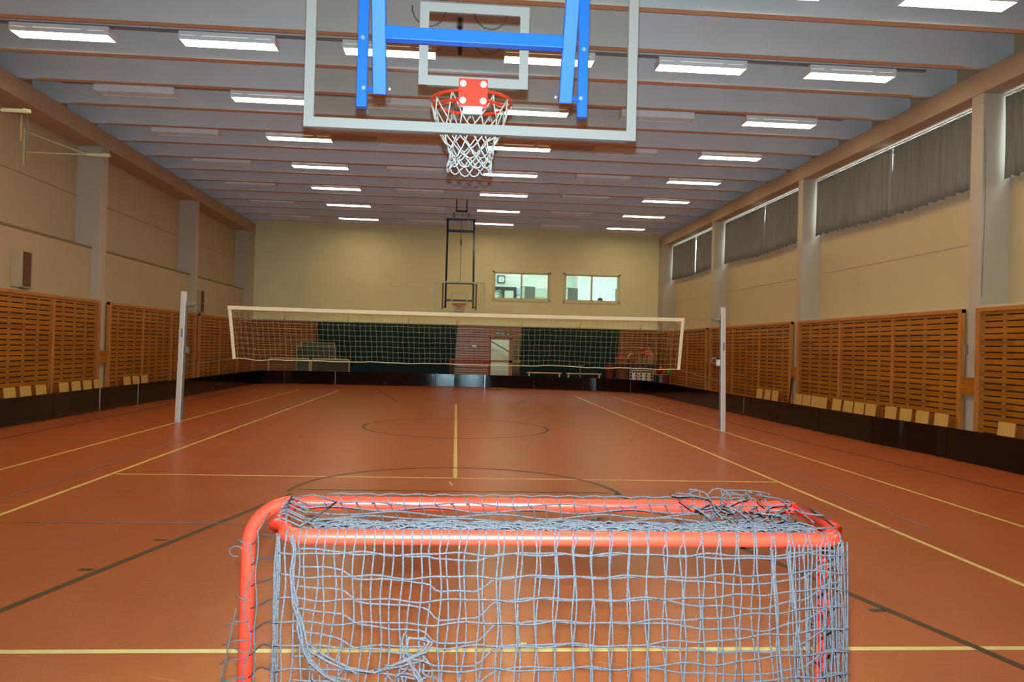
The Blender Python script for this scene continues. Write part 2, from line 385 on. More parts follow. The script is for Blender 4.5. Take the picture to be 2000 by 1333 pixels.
for i, (x0, x1) in enumerate(WX):
    w_ = struct(empty('window_%d' % (i+10), ((x0+x1)/2, YB, WZ0)), 'office window in the end wall, %s of two' % ('left', 'right')[i])
    cx = (x0+x1)/2; q = MB()
    for (a, c, z0, z1) in ((x0, x0+.05, WZ0, WZ1), (x1-.05, x1, WZ0, WZ1), (x0, x1, WZ0, WZ0+.04), (x0, x1, WZ1-.04, WZ1), (cx-.035, cx+.035, WZ0, WZ1)):
        q.box(a-cx, c-cx, .02, .14, z0-WZ0, z1-WZ0)
    q.build('window_frame', M_beige, w_)
    q = MB()
    for (a, c, z0, z1) in ((x0-.07, x0, WZ0-.06, WZ1+.06), (x1, x1+.07, WZ0-.06, WZ1+.06), (x0-.1, x1+.1, WZ0-.1, WZ0-.02), (x0-.07, x1+.07, WZ1, WZ1+.06)):
        q.box(a-cx, c-cx, -.025, 0, z0-WZ0, z1-WZ0)
    q.build('casing', mat('window casing', (226, 206, 160), .6), w_)
    q = MB(); q.box(x0-cx+.05, -.035, .07, .076, .04, WZ1-WZ0-.04); q.box(.035, x1-cx-.05, .07, .076, .04, WZ1-WZ0-.04); q.build('pane', M_pane, w_)
# things in the office
t = tag(empty('wall_clock', (2.22, 37.42, 4.82)), 'small square black framed wall clock behind the left office window', 'clock')
q = MB()
for (a, c, z0, z1) in ((-.18, -.14, -.18, .18), (.14, .18, -.18, .18), (-.18, .18, -.18, -.14), (-.18, .18, .14, .18)): q.box(a, c, -.04, .06, z0, z1)
q.build('clock_frame', M_blackp, t)
q = MB(); q.box(-.14, .14, -.01, .05, -.14, .14); q.build('clock_face', M_white, t)
q = MB(); q.bar((0, -.016, 0), (.06, -.016, .07), .012, .006); q.bar((0, -.016, 0), (-.05, -.016, -.04), .012, .006); q.build('clock_hands', M_blackp, t)
t = tag(empty('office_door', (2.4, 37.35, 3.3)), 'dark brown glazed door frame behind the left office window', 'door')
q = MB()
for (a, c, z0, z1) in ((-.7, .55, 1.0, 1.15), (.42, .55, 0, 1.0), (-.15, -.02, 0, 1.0), (-.7, .55, .0, .42)): q.box(a, c, -.06, .06, z0, z1)
q.build('door_frame', M_dark, t)
q = MB(); q.box(-.02, .42, .0, .02, .42, 1.0); q.build('door_panel', mat('pale door panel', (200, 212, 190), .5), t)
t = tag(empty('potted_plant', (2.05, 35.4, 3.3)), 'bushy green pot plant behind the left office window', 'plant')
q = MB(); q.lathe((0, 0, 0), [(.1, 0), (.15, .25)], 14); q.build('pot', M_grey, t)
q = MB(); q2 = MB(); q2.cyl((0, 0, .2), (0, 0, .5), .015, 6)
for i in range(150):
    a = RN.uniform(0, 6.28); rr = RN.uniform(.02, .24); z = RN.uniform(.4, .88); c = Vector((rr*math.cos(a), rr*math.sin(a), z)); d = Vector((math.cos(a), math.sin(a), RN.uniform(-.3, .6))).normalized()*.09; n_ = Vector((-d.y, d.x, 0)).normalized()*.03
    q.quad(c-d*.5, c+n_, c+d*.5+Vector((0, 0, -.02)), c-n_)
q.build('foliage', M_leaf, t); q2.build('stem', M_dark, t)
def locker(x, y, rz, label):
    t = tag(empty('grey_locker', (x, y, 3.3), rz), label, 'cupboard', 'lockers in the office')
    q = MB(); q.box(-.28, .28, -.25, .25, 0, 1.02); q.build('body', M_grey, t, bevel=.01)
    q = MB(); q.box(-.26, .26, -.27, -.25, .04, .98); q.build('locker_door', mat('locker side', (186, 196, 196), .5), t)
    return t
locker(3.28, 35.2, -1.2, 'grey locker behind the right pane of the left office window')
locker(5.22, 35.2, -1.2, 'grey locker behind the left pane of the right office window')
locker(7.55, 35.0, 1.2, 'grey locker at the right edge of the right office window')
t = tag(empty('desk_lamp', (6.45, 34.4, 3.3)), 'dark cone shaped desk lamp at the foot of the right office window', 'lamp')
q = MB(); q.lathe((0, 0, 0), [(.12, 0), (.12, .02), (.015, .03), (.015, .46)], 14); q.build('lamp_base', M_blackp, t)
q = MB(); q.lathe((0, 0, .43), [(.14, 0), (.08, .13), (.03, .15)], 14); q.build('lamp_shade', M_blackp, t)
t = tag(empty('office_desk', (4.0, 36.4, 3.3)), 'low desk with papers behind the left office window', 'desk')
q = MB(); q.box(-.6, .6, -.35, .35, .62, .66); q.build('desk_top', M_bench, t)
for sx in (-.55, .55): q = MB(); q.box(sx-.02, sx+.02, -.3, .3, 0, .62); q.build('leg', M_grey, t)
q = MB(); q.box(1.62+1.3, 1.62+1.72, 37.42, 37.49, 4.1, 4.42)
tag(q.build('notice_board', mat('pale blue notice', (160, 196, 220), .6)), 'pale blue notice board beside the office door frame', 'notice board')

# corridor behind the door
M_corr = mat('corridor wall', (226, 226, 208), .8)
for nm, bx in (('wall_corridor_back', (.6, 4.2, 35.8, 36.0, 0, 3.1)), ('wall_corridor_left', (.6, .8, YB+.25, 35.8, 0, 3.1)), ('wall_corridor_right', (4.0, 4.2, YB+.25, 35.8, 0, 3.1)), ('ceiling_corridor', (.8, 4.0, YB+.25, 35.8, 2.9, 3.1))):
    b = MB(); b.box(*bx); struct(b.build(nm, M_corr), 'pale corridor seen through the door glass')
q = MB(); q.box(1.4, 2.6, 34.4, 34.6, 2.85, 2.9); tag(q.build('corridor_light', M_offlamp), 'ceiling light of the corridor behind the glazed door', 'ceiling light')
q = MB(); q.tube([(1.5, 35.5, 1.95), (2.4, 35.5, 1.45), (3.6, 35.5, .8)], .025, 8); q.cyl((1.5, 35.5, 1.95), (1.5, 35.5, 0), .02); q.cyl((3.6, 35.5, .8), (3.6, 35.5, 0), .02)
tag(q.build('stair_handrail', M_blackp), 'black sloping handrail seen through the glazed door', 'handrail')
dr = struct(empty('door_1', ((DX0+DX1)/2, YB, 0)), 'glazed ochre framed door in the end wall'); cx = (DX0+DX1)/2
q = MB()
for (a, c, z0, z1) in ((DX0, DX0+.05, 0, DZ), (DX1-.07, DX1, 0, DZ), (DX0, DX1, DZ-.07, DZ), (2.36, 2.50, 0, DZ), (DX0, DX1, .93, 1.02), (DX0, DX1, 0, .12)): q.box(a-cx, c-cx, -.05, .08, z0, z1)
q.build('door_frame', M_yfr, dr)
q = MB(); q.box(DX0+.05-cx, 2.36-cx, 0, .008, .12, 1.88); q.build('pane', M_pane, dr)
q = MB(); q.box(2.5-cx, DX1-.07-cx, 0, .008, .12, 1.88); q.build('pane', glass_mat('dark door glass', (.42, .38, .33), .12, .03), dr)['label'] = 'darker narrow side pane'
q = MB(); q.cyl((2.53-cx, -.1, .95), (2.53-cx, -.1, 1.85), .018, 8); q.box(2.515-cx, 2.545-cx, -.1, -.05, 1.0, 1.03); q.box(2.515-cx, 2.545-cx, -.1, -.05, 1.75, 1.78); q.build('door_handle', M_steel, dr)

# ---------------------------------------------------------------- slatted wall panels
def slat_panel(x, y0, y1, side, label, group):
    """side +1: right wall, -1: left wall; x = front face of slats"""
    t = tag(empty('slatted_wall_panel', (x, (y0+y1)/2, 0)), label, 'wall panel', group); cy = (y0+y1)/2
    q = MB(); z = .08
    while z < 2.33:
        q.box(0, side*.02, y0-cy+.02, y1-cy-.02, z, z+.079); z += .1
    q.build('slats', M_slX, t)
    q = MB()
    for e in (y0, y1-.09): q.box(-side*.035, side*.05, e-cy, e+.09-cy, 0, 2.40)
    q.box(-side*.03, side*.05, y0-cy, y1-cy, 2.335, 2.40)
    q.build('frame', M_frm, t, bevel=.004)
    for k in (1, 2):
        ym = y0+(y1-y0)*k/3-cy; q = MB(); q.box(-side*.02, side*.03, ym-.035, ym+.035, 0, 2.335); q.build('mullion', M_frm, t, bevel=.004)
    q = MB(); n = 12
    for i in range(n+1):
        yy = y0-cy+.1+(y1-y0-.2)*i/n; q.box(side*.022, side*.05, yy-.03, yy+.03, .05, 2.33)
    q.build('backing_battens', M_bat, t)
    q = MB(); q.box(side*.052, side*.06, y0-cy+.01, y1-cy-.01, .03, 2.34); q.build('gap_shade_sheet', M_gapshade, t)  # added sheet, paints the gaps between slats as shaded
    return t
BR = [(5.99, 12.34), (12.70, 19.08), (19.45, 25.80), (26.16, 32.86)]
BLf = [(5.85, 12.15), (12.55, 18.80), (19.28, 25.60), (25.95, 32.86)]
RW = ['nearest', 'second from the camera', 'third from the camera', 'farthest']
for i, (a, c) in enumerate(BR): slat_panel(8.62, a, c, 1, 'orange pine slatted panel on the right wall, %s' % RW[i], 'slatted panels along the right wall')
for i, (a, c) in enumerate(BLf):
    if i: slat_panel(-8.17, a, c, -1, 'orange pine slatted panel on the left wall, %s' % ['', 'nearest', 'middle one behind the net post', 'farthest'][i], 'slatted panels along the left wall')
# wooden blocks bridging the gaps in front of the pillars
for (x0, x1, a, c, s) in ((8.60, 8.66, 12.34, 12.70, 'right wall, nearest'), (8.60, 8.66, 19.08, 19.45, 'right wall, middle'), (8.60, 8.66, 25.80, 26.16, 'right wall, farthest'), (-8.21, -8.15, 18.80, 19.28, 'left wall, nearer one'), (-8.21, -8.15, 25.60, 25.95, 'left wall, farther one')):
    q = MB()
    for z in (.95, 1.05, 1.15): q.box(x0, x1, a+.002, c-.002, z, z+.092)
    tag(q.build('wooden_bridge_block', M_slX), 'short pine block bridging the pillar gap, %s' % s, 'wood block', 'pine blocks across the pillar gaps')
# end wall panels
def back_panel(x0, x1, z0, z1, label):
    cx = (x0+x1)/2; t = tag(empty('slatted_wall_panel', (cx, YB-.09, 0)), label, 'wall panel', 'slatted panels on the end wall')
    q = MB(); z = z0+.06 if z0 else .08
    while z < z1-.06:
        q.box(x0-cx, x1-cx, -.01, .01, z, z+.079); z += .1
    q.build('slats', M_slB, t)
    q = MB(); q.box(x0-cx, x1-cx, -.03, .05, z1-.06, z1)
    q.box(x0-cx, x0-cx+.06, -.03, .05, z0, z1-.06); q.box(x1-cx-.06, x1-cx, -.03, .05, z0, z1-.06)
    if z0: q.box(x0-cx+.06, x1-cx-.06, -.03, .05, z0, z0+.06)
    q.build('frame', M_frmT, t)
    n = max(1, int((x1-x0)/1.2)); q = MB()
    for i in range(1, n): xx = x0-cx+(x1-x0)*i/n; q.box(xx-.03, xx+.03, .012, .06, .05+z0, z1-.06)
    if n > 1: q.build('backing_battens', M_bat, t)
    q = MB(); q.box(x0-cx+.01, x1-cx-.01, .062, .07, z0+.03, z1-.06); q.build('gap_shade_sheet', M_gapshade, t)  # added sheet with the gap shade in its colour
back_panel(-8.14, -4.3, 0, 2.43, 'slatted panel at the left corner of the end wall')
back_panel(-4.3, -.2, 0, 2.43, 'slatted panel behind the left green curtain')
back_panel(-.2, 1.54, 0, 2.43, 'slatted panel between the left green curtain and the door')
back_panel(1.54, 2.99, 1.97, 2.43, 'short slatted panel above the glazed door')
back_panel(2.99, 8.58, 0, 2.43, 'slatted panel right of the glazed door')

# ---------------------------------------------------------------- right wall windows and grey curtains
EN = ['nearest the camera', 'second from the camera', 'third from the camera', 'farthest from the camera']
bays = [(5.96, 12.40), (12.70, 19.15), (19.42, 25.87), (26.13, 32.2)]
for i, (a, c) in enumerate(bays):
    w_ = struct(empty('window_%d' % (i+1), (9.3, (a+c)/2, 4.62)), 'high ribbon window behind grey curtains, %s' % EN[i]); cy = (a+c)/2
    q = MB()
    for (y0, y1, z0, z1) in ((a, a+.06, 0, 1.35), (c-.06, c, 0, 1.35), (a, c, 0, .06), (a, c, 1.29, 1.35), (cy-.03, cy+.03, 0, 1.35)): q.box(0, .06, y0-cy, y1-cy, z0, z1)
    q.build('window_frame', M_white, w_)
    q = MB(); q.box(.02, .028, a-cy+.06, c-cy-.06, .06, 1.29); q.build('pane', M_pane, w_)
    q = MB(); q.box(9.03, 9.07, a+.02, c-.02, 5.945, 5.965)
    tag(q.build('curtain_rail', M_white), 'white curtain rail under the eave beam, window %s' % EN[i], 'curtain rail', 'curtain rails along the right wall')
    mid = a+(c-a)*.47
    for j, (s0, s1) in enumerate(((a+.03, mid-.05), (mid+.07, c-.03))):
        rn = random.Random(i*7+j); n = 220; q = MB(); vs = []; ph = rn.uniform(0, 6)
        R = 7
        for k in range(n+1):
            y = s0+(s1-s0)*k/n
            for r_ in range(R):
                f = r_/(R-1)
                wv = .028*(.6+.4*f)*math.sin(2*math.pi*y/.17+ph+.7*math.sin(y*1.7))+.012*math.sin(y*11+ph*2+f)
                yy = y + (s1-s0)*.012*math.sin(f*2)*(-1 if j else 1)
                vs.append((9.07+wv-.03*f, yy, 5.93-(1.40+.018*math.sin(y*23+ph)+.03*math.sin(y*.9))*f))
        fs = [(k*R+r_, k*R+r_+1, (k+1)*R+r_+1, (k+1)*R+r_) for k in range(n) for r_ in range(R-1)]
        q.add(vs, fs); o = q.build('grey_curtain', M_grycur, smooth=True)
        sm = o.modifiers.new('thickness', 'SOLIDIFY'); sm.thickness = .003
        tag(o, 'grey window curtain on the right wall, %s half of the window %s' % (('near', 'far')[j], EN[i]), 'curtain', 'grey window curtains')

# ---------------------------------------------------------------- ceiling light fixtures on hanging tracks
LX = [-6.45, -3.81, -1.18, 1.50, 4.14, 6.80]
def fixture(lit):
    t = empty('ceiling_light'); q = MB()
    q.box(-.77, .77, -.17, -.155, 0, .135); q.box(-.77, .77, .155, .17, 0, .135); q.box(-.77, -.755, -.155, .155, 0, .135); q.box(.755, .77, -.155, .155, 0, .135); q.box(-.755, .755, -.155, .155, .115, .135)
    for x in (-.5, .5): q.box(x-.02, x+.02, -.02, .02, .135, .17)
    q.build('housing', M_hous, t)
    if lit:
        q = MB(); q.box(-.75, .75, -.15, .15, .012, .03); q.build('diffuser', M_diff, t)
        q = MB(); q.box(-.40, .34, -.173, -.17, .064, .070); q.box(.44, .7, -.173, -.17, .062, .066); q.box(-.74, -.52, -.173, -.17, .064, .068)
        q.build('glow_slot', M_slot, t)
    else:
        q = MB()
        for k in range(37): q.box(-.745+k*.0414, -.742+k*.0414, -.15, .15, .005, .04)
        for y in (-.075, 0, .075): q.box(-.75, .75, y-.006, y+.006, .005, .045)
        q.box(-.75, .75, -.15, .15, .06, .065)
        q.build('louvre', M_louv, t)
    return t
rows = [13.25+2.97*k for k in range(-3, 7)]
protoL = fixture(True); protoU = fixture(False); usedL = usedU = False
RL = {9: 'nearest row', 8: 'eighth row before the end wall'}
nr = len(rows)
for ri, y in enumerate(rows):
    fromback = nr-ri
    for ci, x in enumerate(LX):
        lit = True if ri in (2, 3) else (ci % 2 == 1)
        if lit: o = copy_tree(protoL) if usedL else protoL; usedL = True
        else: o = copy_tree(protoU) if usedU else protoU; usedU = True
        o.location = (x, y, 6.44)
        rowtxt = 'row closest to the end wall' if fromback == 1 else '%s row from the end wall' % ORD[fromback]
        coltxt = ['beside the left wall', 'second from the left wall', 'third from the left wall', 'third from the right wall', 'second from the right wall', 'beside the right wall'][ci]
        tag(o, '%s ceiling light %s, %s' % ('glowing white box' if lit else 'unlit grey', coltxt, rowtxt), 'ceiling light', 'lit ceiling lights' if lit else 'unlit ceiling lights')
    t = tag(empty('light_track', (0, y, 6.61)), 'thin metal lighting track, %s' % rowtxt, 'lighting track', 'lighting tracks')
    q = MB(); q.box(-7.9, 8.2, -.03, .03, 0, .035); q.build('rail', M_steel, t)
    for x in (-7.2, -5.1, -2.5, .2, 2.8, 5.5, 7.6):
        q = MB(); q.cyl((x, 0, .03), (x, 0, ZC-6.61), .004, 5); q.build('hanger_wire', M_cable, t)

# ---------------------------------------------------------------- rink boards
def board_path():
    R = [(7.85, 6.0), (7.72, 9.0), (7.66, 11.84), (7.50, 13.44), (7.37, 16.67), (7.24, 20.5), (7.12, 24.5), (7.02, 27.1)]
    # right corner arc
    C = (4.9, 27.1); r = 2.1
    for k in range(1, 9):
        a = math.radians(90*k/8); R.append((C[0]+r*math.cos(a), C[1]+r*math.sin(a)+.08*k/8))
    R += [(2.9, 29.75), (1.6, 29.98), (0.0, 30.02), (-2.5, 30.0), (-5.6, 29.98)]
    C = (-5.75, 28.6); r = 1.4
    for k in range(1, 9):
        a = math.radians(90+90*k/8); R.append((C[0]+r*math.cos(a), C[1]+r*math.sin(a)))
    R += [(-7.2, 24.5), (-7.22, 21.8), (-7.36, 18.19), (-7.42, 14.64), (-7.52, 12.0), (-7.55, 9.6)]
    return R
path = [Vector((x, y, 0)) for x, y in board_path()]
cum = [0]
for p, q_ in zip(path, path[1:]): cum.append(cum[-1]+(q_-p).length)
def at(s):
    s = max(0, min(s, cum[-1]-1e-6))
    for i in range(len(cum)-1):
        if s <= cum[i+1]: return path[i].lerp(path[i+1], (s-cum[i])/(cum[i+1]-cum[i]))
L0 = 0; BL = 1.82; nb = int(cum[-1]/BL); BL = cum[-1]/nb; cnt = {'r': 0, 'b': 0, 'l': 0, 'c': 0}
H = .49
for k in range(nb):
    s0, s1 = k*BL+.006, (k+1)*BL-.006
    S = [s0+(s1-s0)*i/8 for i in range(9)]; P = [at(s) for s in S]; o0 = at((s0+s1)/2)
    t = empty('rink_board', (o0.x, o0.y, 0)); q = MB()
    def strip(q, off0, off1, z0, z1):
        vs = []
        for i, p in enumerate(P):
            d = (P[min(i+1, 8)]-P[max(i-1, 0)]).normalized(); n_ = Vector((d.y, -d.x, 0))  # outward
            for off, z in ((off0, z0), (off1, z0), (off1, z1), (off0, z1)): vs.append(p-o0+n_*off+Vector((0, 0, z)))
        fs = [(i*4+j, i*4+(j+1) % 4, (i+1)*4+(j+1) % 4, (i+1)*4+j) for i in range(8) for j in range(4)]+[(3, 2, 1, 0), (32, 33, 34, 35)]
        q.add(vs, fs)
    strip(q, 0, .018, .012, H); q.build('panel', M_board, t, bevel=.003)
    q = MB(); strip(q, .018, .035, H-.03, H-.004); strip(q, .018, .035, .012, .04); q.build('edge_rib', M_board, t)
    q = MB()
    for i in (1, 7):
        p = P[i]-o0; d = (P[i+1]-P[i-1]).normalized(); n_ = Vector((d.y, -d.x, 0))
        q.bar(p+n_*.02+Vector((0, 0, .008)), p+n_*.28+Vector((0, 0, .008)), .05, .016); q.bar(p+n_*.25+Vector((0, 0, .01)), p+n_*.03+Vector((0, 0, .3)), .03, .012)
    q.build('foot', M_blackp, t)
    jp = P[0]
    if (abs(jp.x+7.36) < .2 and 17 < jp.y < 19.5) or (jp.y > 27 and k % 3 == 0):
        p = P[0]-o0; d = (P[1]-P[0]).normalized(); n_ = Vector((-d.y, d.x, 0))
        q = MB(); q.bar(p+n_*.003-d*.006+Vector((0, 0, .015)), p+n_*.003-d*.006+Vector((0, 0, H)), .02, .006, upv=n_); q.build('joint_strip', M_clip, t)['label'] = 'shiny strip at the joint'
    if o0.y < 27 and o0.x > 0: cnt['r'] += 1; lab = 'black rink board on the right side, %s counted from the camera' % ORD[cnt['r']]
    elif o0.y < 27: cnt['l'] += 1; lab = 'black rink board on the left side, %s counted from the far left corner' % ORD[cnt['l']]
    elif abs(o0.x) > 6.0 or o0.x > 4.9 or o0.x < -5.7: cnt['c'] += 1; lab = 'curved black rink board at the far %s corner, %s from the right side' % ('right' if o0.x > 0 else 'left', ORD[cnt['c']])
    else: cnt['b'] += 1; lab = 'glossy black rink board across the far end, %s counted from the right' % ORD[cnt['b']]
    tag(t, lab, 'rink board', 'rink boards')

# ---------------------------------------------------------------- folded wooden seats on the side walls
def seat(x, y, side, label, group):
    t = tag(empty('folding_wall_seat', (x, y, 0)), label, 'folding seat', group)
    q = MB(); M = Matrix.Rotation(side*.10, 4, 'Y') @ Matrix.Identity(4)
    q.box(-.012, .012, -.18, .18, -.38, 0.0, M=Matrix.Translation((0, 0, .60)) @ M); q.build('seat_board', M_seat, t, bevel=.004)
    q = MB()
    for yy in (-.12, .12): q.bar((side*.02, yy, .58), (side*.16, yy, .52), .03, .02); q.bar((side*.02+side*.0, yy, .27), (side*.14, yy, .24), .03, .02)
    q.box(side*.14, side*.17, -.15, .15, .15, .56)
    q.build('bracket', M_frmT, t)
    return t
sr = [11.36, 12.66-.02]+[13.16, 13.68, 14.2, 14.92-.05, 15.42, 15.93, 16.44, 17.16-.05, 17.62, 18.08, 18.54]
ys = [10.3, 11.35, 12.95, 13.45, 13.97, 14.5, 15.15, 15.62, 16.08, 16.55, 17.22, 17.66, 18.1, 18.54, 19.75, 20.2, 20.7]
yr = [9.8, 10.55, 11.35, 12.95, 13.5, 14.02, 14.52, 15.25, 15.7, 16.15, 16.65, 17.3, 17.68, 18.12, 18.56, 19.95, 20.45, 21.0]
n_ = 0
for y in yr[1:]:
    n_ += 1
    w = 'near' if y < 12.4 else ('middle' if y < 19 else 'far')
    seat(8.44, y, 1, 'light plywood folded seat on the right wall, %s counted from the camera' % (ORD[n_] if n_ < 15 else ['fifteenth', 'sixteenth', 'seventeenth', 'eighteenth'][n_-15]), 'folded seats along the right wall')
yl = [13.8, 14.33, 14.86, 15.4, 15.95, 16.85, 17.38, 17.9, 18.42, 20.0, 20.55, 21.1]
for i, y in enumerate(yl): seat(-8.0, y, -1, 'light plywood folded seat on the left wall, %s counted from the camera' % ORD[i+1], 'folded seats along the left wall')

# ---------------------------------------------------------------- volleyball posts and net
def vpost(x, lean, s, label):
    """s=+1 post on the right, net to its left"""
    t = tag(empty('volleyball_post', (x, 15.2, 0)), label, 'volleyball post', 'volleyball posts')
    H_ = 2.46; M = Matrix.Rotation(-s*lean, 4, 'Y')
    q = MB(); q.box(-.055, .045, -.05, .05, 0, H_, M=M); q.build('post_profile', M_alu, t, bevel=.012)
    q = MB(); q.box(-s*.062-.008, -s*.062+.008, -.02, .02, .05, H_-.18, M=M); q.build('groove_rail', M_grey, t)
    q = MB(); q.box(-s*.10-.04, -s*.10+.03, -.03, .03, 2.20, 2.27, M=M); q.cyl(M @ Vector((-s*.17, -.03, 2.23)), M @ Vector((-s*.17, .03, 2.23)), .03, 12); q.build('pulley_head', M_steel, t)
    q = MB(); q.box(-s*.10-.035, -s*.10+.035, -.04, .04, 1.30, 1.42, M=M)
    if s > 0:
        q.build('winch', M_white, t, bevel=.005)
        q = MB(); q.tube([M @ Vector((-.2+.05*math.cos(a), -.05, 1.40+.06*math.sin(a))) for a in [i*math.pi/6 for i in range(10)]], .010, 6); q.build('crank_handle', M_steel, t)
    else:
        q.build('cleat', M_grey, t, bevel=.005)
    q = MB(); q.box(-.02, .02, -.0525, -.05, 1.60, 1.76, M=M); q.build('label_strip', M_lblu, t)['label'] = 'small blue grey printed strip'
    q = MB(); q.lathe((0, 0, 0), [(.10, 0.0), (.10, .004), (.075, .006)], 18); q.build('floor_cover', M_steel, t)
vpost(-5.12, .02, -1, 'grey aluminium volleyball post left of the net')
vpost(5.37, .02, 1, 'grey aluminium volleyball post right of the net, with winch crank')
NY = 15.2
vn = tag(empty('volleyball_net', (0, NY, 0)), 'long white meshed volleyball net strung across the court between two posts', 'net')
xa0, xa1 = -4.27, 4.55; xb0, xb1 = -4.15, 4.48
def vpt(u, v):
    """u along 0..1, v 0 top..1 bottom"""
    x = (xa0*(1-v)+xb0*v)*(1-u)+(xa1*(1-v)+xb1*v)*u
    z = 2.215+.012*u-(.012*u+1.01)*v-.018*math.sin(math.pi*u)*(1-v)
    kx = x-1.88; z += .022*math.exp(-(kx/.35)**2)*v
    z += .006*math.sin(x*5.1+v*3)*v+.003*math.sin(x*13+v*9)*(v > .05)
    if x < -3.1: z += .012*v*math.sin(x*9)
    x2 = x+.006*math.sin(v*11+round(u*86)*1.7)*(v > .02)
    if abs(kx) < .5: x2 += .018*math.sin(v*18)*math.cos(kx*6)*.6
    return (x2, .01*math.sin(x*2+v*3), z)
q = MB(); NU = 86
for i in range(1, NU): q.tube([vpt(i/NU, j/20) for j in range(21)], .0021, 3, cap=False)
for j in range(1, 10): q.tube([vpt(i/172, j/10) for i in range(173)], .0021, 3, cap=False)
q.build('mesh', M_vnet, vn)
q = MB()
for i in range(60):
    a = Vector(vpt(i/60, 0)); c = Vector(vpt((i+1)/60, 0)); z_ = Vector((0, 0, .07)); y_ = Vector((0, .006, 0))
    q.add([a-y_, c-y_, c-y_-z_, a-y_-z_, a+y_, c+y_, c+y_-z_, a+y_-z_], [(0,3,2,1),(4,5,6,7),(0,1,5,4),(3,7,6,2)])
q.build('top_band', M_vtape, vn)
for u in (0, 1):
    q = MB(); a = Vector(vpt(u, 0)); c = Vector(vpt(u, 1)); s = 1 if u == 0 else -1
    q.add([a, a+Vector((s*.06, 0, 0)), c+Vector((s*.06, 0, 0)), c]+[p+Vector((0, .012, 0)) for p in (a, a+Vector((s*.06, 0, 0)), c+Vector((s*.06, 0, 0)), c)], [(0,1,2,3),(7,6,5,4),(0,3,7,4),(1,5,6,2),(0,4,5,1),(3,2,6,7)])
    q.build('side_band', M_vtape, vn)
q = MB(); q.tube([vpt(i/120, 1) for i in range(121)], .007, 5); q.build('bottom_rope', M_vtape, vn)
q = MB(); q.box(-3.82, -3.66, -.012, -.006, 2.16, 2.185); q.build('maker_tab', M_lblu, vn)['label'] = 'tiny blue grey tab on the top band'
q = MB(); q.tube([vpt(0, .01), (-4.95, 0, 2.25)], .005, 5); q.tube([(xa1, 0, 2.2), (5.2, 0, 2.24)], .005, 5)
q.tube([vpt(0, 1), (-4.7, 0, 1.13), (-5.06, 0, 1.06)], .005, 5); q.tube([vpt(1, 1), (4.9, 0, 1.08), (5.3, 0, 1.0)], .005, 5); q.build('tension_cord', M_cable, vn)

